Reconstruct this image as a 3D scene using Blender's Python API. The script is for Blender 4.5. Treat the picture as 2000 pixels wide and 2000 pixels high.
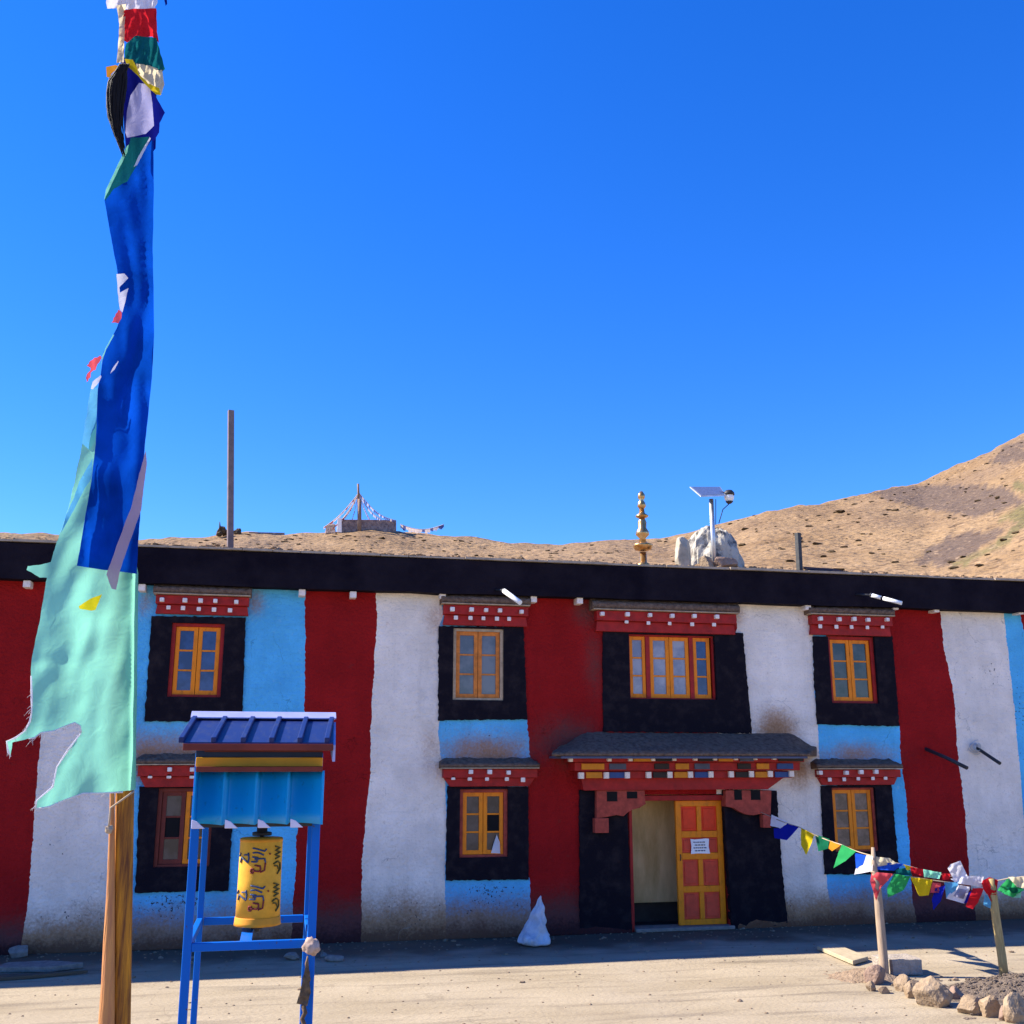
import bpy, bmesh, math, random
from mathutils import Vector, noise, geometry
R = math.radians
random.seed(7)
S = bpy.context.scene
for o in list(bpy.data.objects): bpy.data.objects.remove(o)
COL = S.collection

# ---------------------------------------------------------------- camera
PITCH, YAW, F, CAM = 13.2, 12.2, 2050.0, Vector((0, -14, 2.22))
cd = bpy.data.cameras.new('camera'); cam = bpy.data.objects.new('camera', cd); COL.objects.link(cam)
cam.location = CAM; cam.rotation_euler = (R(90 + PITCH), 0, R(-YAW))
cd.lens = 36 * F / 2000; cd.sensor_width = 36; cd.clip_end = 3000; S.camera = cam
# ---------------------------------------------------------------- light
SUN = Vector((-1.2, 0.36, 1.02)).normalized()          # towards the sun: behind the house, far to the left
EL = math.asin(SUN.z); AZ = math.atan2(SUN.x, SUN.y)   # azimuth from +Y towards +X
W = bpy.data.worlds.new('World'); S.world = W; W.use_nodes = True
wn = W.node_tree.nodes; wl = W.node_tree.links
sky = wn.new('ShaderNodeTexSky'); sky.sky_type = 'NISHITA'; sky.sun_disc = False
sky.sun_elevation = EL; sky.sun_rotation = AZ % (2 * math.pi)
sky.altitude = 4200; sky.air_density = 2.0; sky.dust_density = 0.5; sky.ozone_density = 10.0
hs = wn.new('ShaderNodeHueSaturation'); hs.inputs['Saturation'].default_value = 1.2; hs.inputs['Hue'].default_value = 0.5175
wl.new(sky.outputs[0], hs.inputs['Color']); wl.new(hs.outputs[0], wn['Background'].inputs[0])
wn['Background'].inputs[1].default_value = 0.118
sd = bpy.data.lights.new('sun', 'SUN'); sd.energy = 5.0; sd.angle = R(0.53); sd.color = (1, 0.92, 0.78)
so = bpy.data.objects.new('sun', sd); COL.objects.link(so); so.location = (-20, 8, 20)
so.rotation_euler = (-SUN).to_track_quat('-Z', 'Y').to_euler()
S.view_settings.view_transform = 'Standard'; S.view_settings.look = 'None'
S.view_settings.exposure = 1.2; S.view_settings.gamma = 1

# ---------------------------------------------------------------- projection helpers (photo survey -> metres)
cp, sp, cy, sy = math.cos(R(PITCH)), math.sin(R(PITCH)), math.cos(R(YAW)), math.sin(R(YAW))
FW = Vector((sy * cp, cy * cp, sp)); RT = Vector((cy, -sy, 0)); UP = RT.cross(FW)
def ray(px, py): return FW + RT * ((px - 1000) / F) - UP * ((py - 1000) / F)
def at(px, py, y=0.0):
    d = ray(px, py); return CAM + d * ((y - CAM.y) / d.y)
def gnd(px, py, z=0.0):
    d = ray(px, py); return CAM + d * ((z - CAM.z) / d.z)
def pix(p):
    d = Vector(p) - CAM; w = d.dot(FW)
    return 1000 + F * d.dot(RT) / w, 1000 - F * d.dot(UP) / w
def nz(x, y=0, z=0, s=1.0): return noise.noise(Vector((x * s, y * s, z * s)))
def sm(a, b, x):
    t = max(0, min(1, (x - a) / (b - a))); return t * t * (3 - 2 * t)
def lerp(a, b, t): return a + (b - a) * t

# ---------------------------------------------------------------- materials
def mat(name, col, rough=0.8, var=0.12, scale=6.0, bump=0.0, bscale=40.0, col2=None, dist=0.01, metal=0.0, spec=0.3, stretch=None, thr=(0.35, 0.65)):
    m = bpy.data.materials.new(name); m.use_nodes = True
    n, l = m.node_tree.nodes, m.node_tree.links; b = n['Principled BSDF']
    b.inputs['Roughness'].default_value = rough; b.inputs['Metallic'].default_value = metal
    b.inputs['Specular IOR Level'].default_value = spec
    tc = n.new('ShaderNodeTexCoord'); src = tc.outputs['Object']
    if stretch:
        mp = n.new('ShaderNodeMapping'); mp.inputs['Scale'].default_value = stretch; l.new(src, mp.inputs[0]); src = mp.outputs[0]
    t = n.new('ShaderNodeTexNoise'); t.inputs['Scale'].default_value = scale; t.inputs['Detail'].default_value = 7; t.inputs['Roughness'].default_value = 0.62
    l.new(src, t.inputs['Vector'])
    r = n.new('ShaderNodeValToRGB'); e = r.color_ramp.elements
    c2 = col2 or tuple(min(1, c * (1 + var)) for c in col)
    c1 = col if col2 else tuple(c * (1 - var) for c in col)
    e[0].position, e[1].position = thr; e[0].color = (*c1, 1); e[1].color = (*c2, 1)
    l.new(t.outputs[0], r.inputs[0]); l.new(r.outputs[0], b.inputs['Base Color'])
    if bump:
        t2 = n.new('ShaderNodeTexNoise'); t2.inputs['Scale'].default_value = bscale; t2.inputs['Detail'].default_value = 5
        l.new(src, t2.inputs['Vector'])
        bp = n.new('ShaderNodeBump'); bp.inputs['Strength'].default_value = bump; bp.inputs['Distance'].default_value = dist
        l.new(t2.outputs[0], bp.inputs['Height']); l.new(bp.outputs[0], b.inputs['Normal'])
    m['out'] = 1
    return m

def plaster(name, col, dirt=(0.34, 0.165, 0.07), chip=(0.05, 0.045, 0.05), under=None):
    """painted mud plaster: trowel bump, worn streaks, earth splash from the vertex attribute 'dirt', chips from 'chip'"""
    m = mat(name, col, 0.9, 0.12, 1.6, 0.85, 24, dist=0.03, spec=0.12)
    n, l = m.node_tree.nodes, m.node_tree.links; b = n['Principled BSDF']
    base = b.inputs['Base Color'].links[0].from_socket
    tc = n.new('ShaderNodeTexCoord')
    def no(scale, det=6, st=None):
        t = n.new('ShaderNodeTexNoise'); t.inputs['Scale'].default_value = scale; t.inputs['Detail'].default_value = det; t.inputs['Roughness'].default_value = 0.65
        if st:
            mp = n.new('ShaderNodeMapping'); mp.inputs['Scale'].default_value = st; l.new(tc.outputs['Object'], mp.inputs[0]); l.new(mp.outputs[0], t.inputs['Vector'])
        else: l.new(tc.outputs['Object'], t.inputs['Vector'])
        return t.outputs[0]
    def mth(op, a, bb):
        q = n.new('ShaderNodeMath'); q.operation = op; q.use_clamp = False
        for i, v in enumerate((a, bb)):
            if isinstance(v, (int, float)): q.inputs[i].default_value = v
            else: l.new(v, q.inputs[i])
        return q.outputs[0]
    def ss(v, a, bb):
        q = n.new('ShaderNodeMapRange'); q.interpolation_type = 'SMOOTHSTEP'; l.new(v, q.inputs[0]); q.inputs[1].default_value = a; q.inputs[2].default_value = bb
        return q.outputs[0]
    def mix(f, A, B):
        q = n.new('ShaderNodeMix'); q.data_type = 'RGBA'; l.new(f, q.inputs[0])
        for i, v in ((6, A), (7, B)):
            if isinstance(v, tuple): q.inputs[i].default_value = (*v, 1)
            else: l.new(v, q.inputs[i])
        return q.outputs[2]
    # vertical faint wash streaks
    st = ss(no(5, 5, (1.0, 1.0, 0.12)), 0.5, 0.75)
    base = mix(mth('MULTIPLY', st, 0.28), base, tuple(c * 0.6 for c in col))
    base = mix(mth('MULTIPLY', ss(no(2.3, 8), 0.48, 0.62), 0.22), base, tuple(c * 0.68 for c in col))
    base = mix(mth('MULTIPLY', ss(no(9, 4, (0.25, 1, 2.2)), 0.55, 0.7), 0.22), base, tuple(c * 0.6 for c in col))
    fine = ss(no(45, 5), 0.54, 0.68)
    base = mix(mth('MULTIPLY', fine, 0.4), base, tuple(c * 0.55 for c in col))
    if under:
        base = mix(mth('MULTIPLY', ss(no(9, 7), 0.60, 0.70), 0.5), base, under)
    a = n.new('ShaderNodeAttribute'); a.attribute_name = 'dirt'
    nn = mth('ADD', mth('MULTIPLY', mth('SUBTRACT', no(3, 5), 0.5), 0.5), mth('MULTIPLY', mth('SUBTRACT', no(30, 7), 0.5), 0.6))
    dv = mth('ADD', a.outputs['Fac'], mth('MULTIPLY', nn, mth('MINIMUM', mth('MULTIPLY', a.outputs['Fac'], 4.0), 1.0)))
    base = mix(mth('MULTIPLY', ss(dv, 0.02, 0.75), 0.93), base, dirt)
    base = mix(mth('MULTIPLY', ss(dv, 0.66, 1.05), 0.85), base, (dirt[0] * 0.34, dirt[1] * 0.27, dirt[2] * 0.36))
    c = n.new('ShaderNodeAttribute'); c.attribute_name = 'chip'
    cv = mth('ADD', mth('MULTIPLY', no(26, 5), 1.0), mth('MULTIPLY', c.outputs['Fac'], 0.2))
    cr = n.new('ShaderNodeTexVoronoi'); cr.feature = 'DISTANCE_TO_EDGE'; cr.inputs['Scale'].default_value = 0.9; cm_ = n.new('ShaderNodeVectorMath'); cm_.operation = 'ADD'
    nv = n.new('ShaderNodeTexNoise'); nv.inputs['Scale'].default_value = 2.5; nv.inputs['Detail'].default_value = 8; l.new(tc.outputs['Object'], nv.inputs['Vector']); l.new(tc.outputs['Object'], cm_.inputs[0]); l.new(nv.outputs['Color'], cm_.inputs[1]); l.new(cm_.outputs[0], cr.inputs['Vector'])
    base = mix(mth('MULTIPLY', mth('MULTIPLY', ss(cr.outputs['Distance'], 0.007, 0.002), ss(no(1.3, 3), 0.5, 0.6)), 0.55), base, tuple(c * 0.35 for c in col))
    base = mix(ss(cv, 0.72, 0.745), base, chip)
    l.new(base, b.inputs['Base Color'])
    return m

def cloth(name, col, trans=0.5, var=0.1, weave=300):
    m = bpy.data.materials.new(name); m.use_nodes = True
    n, l = m.node_tree.nodes, m.node_tree.links; n.remove(n['Principled BSDF'])
    d = n.new('ShaderNodeBsdfDiffuse'); t = n.new('ShaderNodeBsdfTranslucent'); mx = n.new('ShaderNodeMixShader'); mx.inputs[0].default_value = trans
    tc = n.new('ShaderNodeTexCoord'); no = n.new('ShaderNodeTexNoise'); no.inputs['Scale'].default_value = 4; no.inputs['Detail'].default_value = 6
    l.new(tc.outputs['Object'], no.inputs['Vector'])
    r = n.new('ShaderNodeValToRGB'); r.color_ramp.elements[0].position = 0.3; r.color_ramp.elements[1].position = 0.7
    r.color_ramp.elements[0].color = (*[c * (1 - var) for c in col], 1); r.color_ramp.elements[1].color = (*[min(1, c * (1 + var)) for c in col], 1)
    l.new(no.outputs[0], r.inputs[0]); l.new(r.outputs[0], d.inputs[0]); l.new(r.outputs[0], t.inputs[0])
    wv = n.new('ShaderNodeTexNoise'); wv.inputs['Scale'].default_value = 14; wv.inputs['Detail'].default_value = 9; wv.inputs['Distortion'].default_value = 1.2; bp = n.new('ShaderNodeBump'); bp.inputs['Strength'].default_value = 0.35; bp.inputs['Distance'].default_value = 0.008
    l.new(tc.outputs['Object'], wv.inputs['Vector']); l.new(wv.outputs[0], bp.inputs['Height']); l.new(bp.outputs[0], d.inputs['Normal']); l.new(bp.outputs[0], t.inputs['Normal'])
    l.new(d.outputs[0], mx.inputs[1]); l.new(t.outputs[0], mx.inputs[2]); l.new(mx.outputs[0], n['Material Output'].inputs[0])
    return m

M = {}
M['white_wall'] = plaster('white_plaster', (0.86, 0.75, 0.65), under=(0.60, 0.47, 0.38))
M['red_wall'] = plaster('red_plaster', (0.30, 0.009, 0.010), dirt=(0.11, 0.045, 0.04), chip=(0.03, 0.02, 0.02), under=(0.19, 0.022, 0.018))
M['blue_wall'] = plaster('blue_plaster', (0.10, 0.47, 0.80), under=(0.26, 0.52, 0.68))
M['rear_wall'] = mat('earth_plaster', (0.4, 0.32, 0.24), 0.95, 0.15, 3, 0.4)
M['black'] = mat('black_paint', (0.009, 0.007, 0.012), 0.85, 0.35, 6, 0.7, 25, col2=(0.030, 0.022, 0.024), dist=0.02, spec=0.08, thr=(0.48, 0.78))
M['band'] = mat('black_fascia_paint', (0.007, 0.005, 0.010), 0.85, 0.3, 2.5, 0.6, 14, col2=(0.016, 0.012, 0.018), dist=0.03, spec=0.06)
M['red'] = mat('red_timber_paint', (0.34, 0.012, 0.010), 0.6, 0.22, 9, 0.25, 60, dist=0.004)
M['rust'] = mat('faded_red_timber', (0.36, 0.055, 0.035), 0.75, 0.25, 14, 0.35, 50, dist=0.005)
M['dot'] = mat('white_beam_end_paint', (0.80, 0.70, 0.64), 0.7, 0.12, 30)
M['yellow'] = mat('yellow_timber_paint', (0.86, 0.235, 0.001), 0.5, 0.2, 16, 0.2, 70, col2=(0.50, 0.13, 0.004), dist=0.003, stretch=(1, 1, 0.4), thr=(0.50, 0.78))
M['orange'] = mat('orange_timber_varnish', (0.60, 0.18, 0.025), 0.55, 0.25, 12, 0.15, 60, dist=0.003)
M['tan_wood'] = mat('bare_timber', (0.42, 0.30, 0.19), 0.8, 0.25, 10, 0.3, 40, dist=0.004)
M['mud'] = mat('mud_capping', (0.11, 0.068, 0.05), 0.97, 0.3, 18, 0.9, 45, col2=(0.21, 0.14, 0.10), dist=0.022, spec=0.05)
M['pblue'] = mat('blue_block_paint', (0.03, 0.07, 0.22), 0.6, 0.15)
M['pgrey'] = mat('slate_block_paint', (0.075, 0.08, 0.12), 0.6, 0.15)
M['pblack'] = mat('dark_block_paint', (0.025, 0.015, 0.012), 0.6, 0.2)
M['pyel'] = mat('ochre_block_paint', (0.62, 0.22, 0.01), 0.6, 0.15)
M['door_panel'] = mat('orange_red_door_panel', (0.80, 0.045, 0.006), 0.5, 0.12, 8)
M['door_panel2'] = mat('dusty_red_door_panel', (0.66, 0.065, 0.028), 0.6, 0.15, 8)
M['cream'] = mat('stained_cream_plaster', (0.84, 0.56, 0.26), 0.9, 0.2, 3, 0.3, 20, col2=(0.58, 0.36, 0.14), stretch=(2, 2, 0.5))
M['dark_floor'] = mat('dark_earth_floor', (0.05, 0.04, 0.035), 0.9, 0.2)
M['paper'] = mat('white_paper', (0.85, 0.83, 0.82), 0.8, 0.04)
M['ink'] = mat('dark_ink', (0.05, 0.05, 0.12), 0.8, 0.1)
def glass(name, col, col2, sc=3):
    return mat(name, col, 0.06, 0.3, sc, col2=col2, spec=0.55, thr=(0.42, 0.58))  # blotchy tones also stand in for varied reflections
M['glass_sky'] = glass('sky_reflection_glass', (0.012, 0.022, 0.11), (0.03, 0.06, 0.2))  # blue of the reflected sky put into the pane colour
M['glass_grey'] = glass('curtained_window_glass', (0.09, 0.09, 0.11), (0.16, 0.15, 0.17))
M['glass_pale'] = glass('pale_curtained_glass', (0.20, 0.19, 0.26), (0.34, 0.31, 0.36))
M['glass_dark'] = glass('dark_window_glass', (0.02, 0.02, 0.025), (0.06, 0.055, 0.06))
M['glass_dusty'] = glass('dusty_window_glass', (0.10, 0.075, 0.06), (0.20, 0.14, 0.11), 6)
M['hole'] = mat('black_interior', (0.006, 0.005, 0.006), 0.9, 0.2)
M['white_cloth'] = cloth('white_cotton', (0.78, 0.78, 0.82), 0.35)
M['metal'] = mat('galvanised_steel', (0.55, 0.56, 0.58), 0.4, 0.12, 10, metal=0.7)
M['dark_metal'] = mat('blackened_steel', (0.03, 0.03, 0.035), 0.5, 0.25, 20)
M['brass'] = mat('weathered_gilt', (0.50, 0.22, 0.045), 0.3, 0.3, 16, col2=(0.52, 0.38, 0.20), metal=0.85, spec=0.5)
M['tube'] = mat('white_tube_plastic', (0.82, 0.82, 0.82), 0.35, 0.03)
M['blue_steel'] = mat('blue_gloss_paint', (0.0, 0.115, 0.50), 0.5, 0.16, 26, 0.2, 40, col2=(0.07, 0.05, 0.06), spec=0.15, dist=0.003, thr=(0.64, 0.70))
M['cyan_sheet'] = mat('cyan_sheet_paint', (0.0, 0.33, 0.76), 0.5, 0.10, 18, 0.12, 14, col2=(0.02, 0.14, 0.26), dist=0.008, thr=(0.60, 0.78))
M['roof_sheet'] = mat('dark_blue_sheet_paint', (0.004, 0.018, 0.11), 0.5, 0.35, 9, 0.15, 30, col2=(0.03, 0.04, 0.10), stretch=(3, 1, 1), thr=(0.5, 0.75))
M['ridge'] = mat('pale_blue_sheet', (0.34, 0.36, 0.62), 0.4, 0.1, 8)
M['brown_red'] = mat('oxide_red_paint', (0.15, 0.022, 0.014), 0.6, 0.2)
M['navy'] = mat('navy_paint', (0.01, 0.03, 0.10), 0.5, 0.15)
M['byellow'] = mat('golden_yellow_paint', (0.76, 0.36, 0.02), 0.5, 0.08)
M['wheel'] = mat('yellow_drum_cloth', (0.74, 0.37, 0.035), 0.85, 0.12, 12, 0.2, 90, dist=0.002)
M['wheel_hem'] = mat('orange_hem', (0.70, 0.28, 0.02), 0.7, 0.15)
M['g_blue'] = mat('blue_lettering', (0.03, 0.06, 0.16), 0.6, 0.1)
M['g_red'] = mat('red_lettering', (0.20, 0.02, 0.025), 0.6, 0.1)
M['g_olive'] = mat('olive_lettering', (0.10, 0.075, 0.015), 0.6, 0.1)
M['log_pale'] = mat('peeled_log_pale', (0.42, 0.17, 0.07), 0.75, 0.2, 5, 0.7, 14, col2=(0.62, 0.27, 0.08), stretch=(8, 8, 0.5), dist=0.012)
M['log_dark'] = mat('peeled_log_dark', (0.13, 0.04, 0.012), 0.75, 0.2, 5, 0.8, 14, col2=(0.60, 0.24, 0.015), stretch=(8, 8, 0.5), dist=0.014)
M['stake'] = mat('bleached_stake', (0.36, 0.26, 0.18), 0.85, 0.2, 12, 0.4, 30, stretch=(5, 5, 0.6), dist=0.004)
M['stake_y'] = mat('yellowish_stake', (0.40, 0.29, 0.12), 0.85, 0.2, 12, 0.4, 30, stretch=(5, 5, 0.6), dist=0.004)
M['plank'] = mat('pale_plank', (0.42, 0.34, 0.22), 0.85, 0.15, 10, 0.3, 30, dist=0.004)
M['rope'] = mat('cream_cord', (0.42, 0.32, 0.22), 0.9, 0.15)
M['rag'] = mat('brown_rag', (0.13, 0.085, 0.05), 0.95, 0.4, 20, 0.5, 60, dist=0.005)
M['hair'] = mat('yak_hair', (0.012, 0.009, 0.010), 0.6, 0.5, 40, 0.8, 80, stretch=(8, 8, 1), dist=0.02)
M['stone'] = mat('tan_stone', (0.24, 0.165, 0.10), 0.9, 0.25, 9, 0.8, 26, col2=(0.37, 0.27, 0.175), dist=0.02)
M['stone_pink'] = mat('pink_stone', (0.22, 0.14, 0.10), 0.9, 0.25, 9, 0.8, 26, col2=(0.32, 0.22, 0.165), dist=0.02)
M['concrete'] = mat('grey_concrete', (0.22, 0.19, 0.165), 0.95, 0.2, 14, 0.8, 45, dist=0.015)
M['gravel'] = mat('grey_gravel', (0.11, 0.08, 0.06), 0.95, 0.3, 30, 1.0, 60, col2=(0.23, 0.175, 0.13), dist=0.03)
M['soil'] = mat('pale_soil', (0.22, 0.15, 0.095), 0.95, 0.25, 12, 0.9, 45, col2=(0.30, 0.215, 0.145), dist=0.02)
M['sack'] = mat('woven_sack', (0.46, 0.46, 0.50), 0.8, 0.12, 5, 1.0, 11, col2=(0.66, 0.66, 0.68), dist=0.05)
M['tarp'] = mat('dirty_white_tarp', (0.40, 0.35, 0.27), 0.8, 0.2, 8, 0.3, 30, dist=0.01)
M['pv'] = mat('solar_cells', (0.09, 0.12, 0.22), 0.2, 0.2, 30, spec=0.6)
M['roof_earth'] = mat('roof_earth', (0.24, 0.15, 0.075), 0.97, 0.25, 5, 0.9, 30, col2=(0.38, 0.245, 0.14), dist=0.05)
M['slab_edge'] = mat('slate_edge', (0.36, 0.29, 0.22), 0.9, 0.2, 9, 0.4, 30)
M['shrub'] = mat('thorny_shrub', (0.085, 0.055, 0.026), 0.9, 0.4, 2)
M['masonry'] = mat('shrine_masonry', (0.16, 0.11, 0.10), 0.9, 0.4, 3, 0.6, 6, col2=(0.40, 0.30, 0.26), dist=0.1)
M['whitewash'] = mat('whitewash', (0.75, 0.68, 0.66), 0.9, 0.1)

# ---------------------------------------------------------------- mesh builder
class MB:
    def __init__(s): s.bm = bmesh.new(); s.mi = 0
    def _q(s, vs, fs):
        v = [s.bm.verts.new(p) for p in vs]
        for f in fs:
            try: k = s.bm.faces.new([v[i] for i in f]); k.material_index = s.mi
            except ValueError: pass
        return v
    def hexa(s, a, b):   # two quads (4 points each) joined
        s._q(list(a) + list(b), [(3, 2, 1, 0), (4, 5, 6, 7), (0, 1, 5, 4), (1, 2, 6, 5), (2, 3, 7, 6), (3, 0, 4, 7)]); return s
    def box(s, x0, x1, y0, y1, z0, z1):
        return s.hexa([(x0, y0, z0), (x1, y0, z0), (x1, y0, z1), (x0, y0, z1)], [(x0, y1, z0), (x1, y1, z0), (x1, y1, z1), (x0, y1, z1)])
    def prism(s, poly, y0, y1):   # polygon in xz pushed from y0 to y1
        n = len(poly)
        vs = [(p[0], y0, p[1]) for p in poly] + [(p[0], y1, p[1]) for p in poly]
        s._q(vs, [tuple(range(n)), tuple(range(2 * n - 1, n - 1, -1))] + [(i, i + n, (i + 1) % n + n, (i + 1) % n) for i in range(n)]); return s
    def tube(s, pts, rad, n=10, cap=True):
        pts = [Vector(p) for p in pts]; rr = rad if isinstance(rad, (list, tuple)) else [rad] * len(pts)
        rings = []; ref = Vector((0.13, 0.97, 0.2))
        for i, p in enumerate(pts):
            d = (pts[min(i + 1, len(pts) - 1)] - pts[max(i - 1, 0)])
            d = d.normalized() if d.length > 1e-9 else Vector((0, 0, 1))
            rf = ref if abs(d.dot(ref)) < 0.95 else Vector((1, 0, 0))
            u = d.cross(rf).normalized(); v = d.cross(u)
            rings.append([s.bm.verts.new(p + (u * math.cos(2 * math.pi * k / n) + v * math.sin(2 * math.pi * k / n)) * rr[i]) for k in range(n)])
        for a, b in zip(rings, rings[1:]):
            for k in range(n):
                f = s.bm.faces.new((a[k], a[(k + 1) % n], b[(k + 1) % n], b[k])); f.material_index = s.mi; f.smooth = True
        if cap:
            for rg in (rings[0], rings[-1]): s.bm.faces.new(rg).material_index = s.mi
        return s
    def lathe(s, c, prof, n=24):
        return s.tube([(c[0], c[1], c[2] + h) for r, h in prof], [max(r, 1e-4) for r, h in prof], n)
    def sqbar(s, a, b, w, d=None):   # square bar between two points
        a, b = Vector(a), Vector(b); d = d or w; ax = (b - a).normalized()
        u = ax.cross(Vector((0, 1, 0))) if abs(ax.y) < 0.9 else ax.cross(Vector((0, 0, 1)))
        u.normalize(); v = ax.cross(u); u *= w / 2; v *= d / 2
        return s.hexa([a - u - v, a + u - v, a + u + v, a - u + v], [b - u - v, b + u - v, b + u + v, b - u + v])
    def blob(s, c, r, sub=2, amp=0.25, seed=0.0, fr=1.6, flat=None):
        t = bmesh.new(); bmesh.ops.create_icosphere(t, subdivisions=sub, radius=1)
        mp = {}
        for v in t.verts:
            d = v.co.normalized(); k = 1 + amp * nz(d.x * fr + seed, d.y * fr + seed * 1.7, d.z * fr) + amp * 0.5 * nz(d.x * fr * 2.5 + seed, d.y * fr * 2.5, d.z * fr * 2.5 + seed)
            q = Vector((d.x * r[0], d.y * r[1], d.z * r[2])) * k
            if flat is not None: q.z = max(q.z, flat)
            mp[v] = s.bm.verts.new(Vector(c) + q)
        for f in t.faces:
            k = s.bm.faces.new([mp[v] for v in f.verts]); k.material_index = s.mi
        t.free(); return s
    def build(s, name, m, parent=None, bevel=0, smooth=False, loc=None):
        off = Vector((0, 0, 0))
        if parent is not None:
            q = parent
            while q is not None: off += q.location; q = q.parent
        elif loc is not None: off = Vector(loc)
        bmesh.ops.recalc_face_normals(s.bm, faces=s.bm.faces)
        for v in s.bm.verts: v.co -= off
        me = bpy.data.meshes.new(name); s.bm.to_mesh(me); s.bm.free()
        if smooth:
            for p in me.polygons: p.use_smooth = True
        for k in (m if isinstance(m, (list, tuple)) else [m]): me.materials.append(k)
        o = bpy.data.objects.new(name, me); COL.objects.link(o)
        if parent is not None: o.parent = parent
        elif loc is not None: o.location = loc
        if bevel:
            b = o.modifiers.new('bevel', 'BEVEL'); b.width = bevel; b.segments = 2; b.limit_method = 'ANGLE'
        return o
def tag(o, label=None, cat=None, group=None, kind=None):
    if label: o['label'] = label
    if cat: o['category'] = cat
    if group: o['group'] = group
    if kind: o['kind'] = kind
    return o
def empty(name, loc, label=None, cat=None, group=None):
    o = bpy.data.objects.new(name, None); COL.objects.link(o); o.location = loc; o.empty_display_size = 0.2
    return tag(o, label, cat, group)
def seg_pts(a, b, n, amp, seed):
    return [(lerp(a[0], b[0], i / n) + amp * nz(i * 0.7, seed), lerp(a[1], b[1], i / n) + amp * nz(i * 0.7, seed + 9)) for i in range(n)]
def rough_poly(pts, step=0.06, amp=0.012, seed=1.0):
    o = []
    for i, p in enumerate(pts):
        q = pts[(i + 1) % len(pts)]; n = max(1, int(math.dist(p, q) / step)); o += seg_pts(p, q, n, amp, seed + i * 3.1)
    return o
def inpoly(x, y, P):
    c = False; j = len(P) - 1
    for i in range(len(P)):
        if (P[i][1] > y) != (P[j][1] > y) and x < (P[j][0] - P[i][0]) * (y - P[i][1]) / (P[j][1] - P[i][1]) + P[i][0]: c = not c
        j = i
    return c
def sheet(mb, poly, step, place, wig=0.0, seed=0.0):
    """cloth: fill an outline with small triangles; place((u,v)) gives the 3-D point"""
    out = []
    for i, p in enumerate(poly):
        q = poly[(i + 1) % len(poly)]; n = max(1, int(math.dist(p, q) / step))
        for k in range(n):
            t = k / n; out.append((lerp(p[0], q[0], t) + wig * nz(i + t * 3, seed), lerp(p[1], q[1], t) + wig * nz(i + t * 3, seed + 5)))
    nb = len(out); xs = [p[0] for p in out]; ys = [p[1] for p in out]
    pts = list(out); y = min(ys); r = 0
    while y < max(ys):
        x = min(xs) + (step / 2 if r % 2 else 0)
        while x < max(xs):
            if inpoly(x, y, out) and min((x - a) ** 2 + (y - b) ** 2 for a, b in out) > (0.45 * step) ** 2: pts.append((x, y))
            x += step
        y += step * 0.87; r += 1
    vs, _, fs = geometry.delaunay_2d_cdt([Vector(p) for p in pts], [(i, (i + 1) % nb) for i in range(nb)], [], 1, 1e-5)[:3]
    v = [mb.bm.verts.new(place(p.x, p.y)) for p in vs]
    for f in fs:
        try: k = mb.bm.faces.new([v[i] for i in f]); k.material_index = mb.mi; k.smooth = True
        except ValueError: pass
    return mb

# ================================================================ SETTING: ground
mb = MB(); q = 300
def gz(x, y): return -0.004 + 0.012 * nz(x, y, 0, 0.5) if (-8 < x < 14 and -12 < y < 0) else 0
xs = [-600, -200, -60, -25] + [-9 + 0.3 * i for i in range(84)] + [30, 80, 250, 700]
ys = [-300, -100, -40, -20] + [-13 + 0.3 * i for i in range(45)] + [12, 30, 120, 400, 900]
V = [[mb.bm.verts.new((x, y, gz(x, y))) for x in xs] for y in ys]
for j in range(len(ys) - 1):
    for i in range(len(xs) - 1): mb.bm.faces.new((V[j][i], V[j][i + 1], V[j + 1][i + 1], V[j + 1][i])).smooth = True
gm = mat('pale_cement_ground', (0.315, 0.25, 0.163), 0.93, 0.1, 0.9, 0.8, 35, col2=(0.41, 0.333, 0.228), dist=0.016, stretch=(0.55, 1.6, 1))
n, l = gm.node_tree.nodes, gm.node_tree.links; b = n['Principled BSDF']; base = b.inputs['Base Color'].links[0].from_socket
tc = n.new('ShaderNodeTexCoord')
for sc, st, lo, hi, f, c in ((2.2, (0.25, 2.2, 1), 0.53, 0.66, 0.65, (0.19, 0.15, 0.105)), (40, (1, 1, 1), 0.60, 0.72, 0.35, (0.16, 0.125, 0.09)), (0.7, (1, 0.6, 1), 0.5, 0.7, 0.4, (0.37, 0.31, 0.235)), (5, (1.6, 0.35, 1), 0.62, 0.72, 0.3, (0.19, 0.15, 0.11))):
    mp = n.new('ShaderNodeMapping'); mp.inputs['Scale'].default_value = st; mp.inputs['Rotation'].default_value = (0, 0, 0.12)
    t = n.new('ShaderNodeTexNoise'); t.inputs['Scale'].default_value = sc; t.inputs['Detail'].default_value = 8
    mr = n.new('ShaderNodeMapRange'); mr.inputs[1].default_value = lo; mr.inputs[2].default_value = hi; mr.inputs[4].default_value = f
    mx = n.new('ShaderNodeMix'); mx.data_type = 'RGBA'; mx.inputs[7].default_value = (*c, 1)
    l.new(tc.outputs['Object'], mp.inputs[0]); l.new(mp.outputs[0], t.inputs['Vector']); l.new(t.outputs[0], mr.inputs[0]); l.new(mr.outputs[0], mx.inputs[0]); l.new(base, mx.inputs[6]); base = mx.outputs[2]
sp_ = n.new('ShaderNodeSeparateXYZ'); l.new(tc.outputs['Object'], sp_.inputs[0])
ap = n.new('ShaderNodeTexNoise'); ap.inputs['Scale'].default_value = 1.4; ap.inputs['Detail'].default_value = 8; l.new(tc.outputs['Object'], ap.inputs['Vector'])
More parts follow.
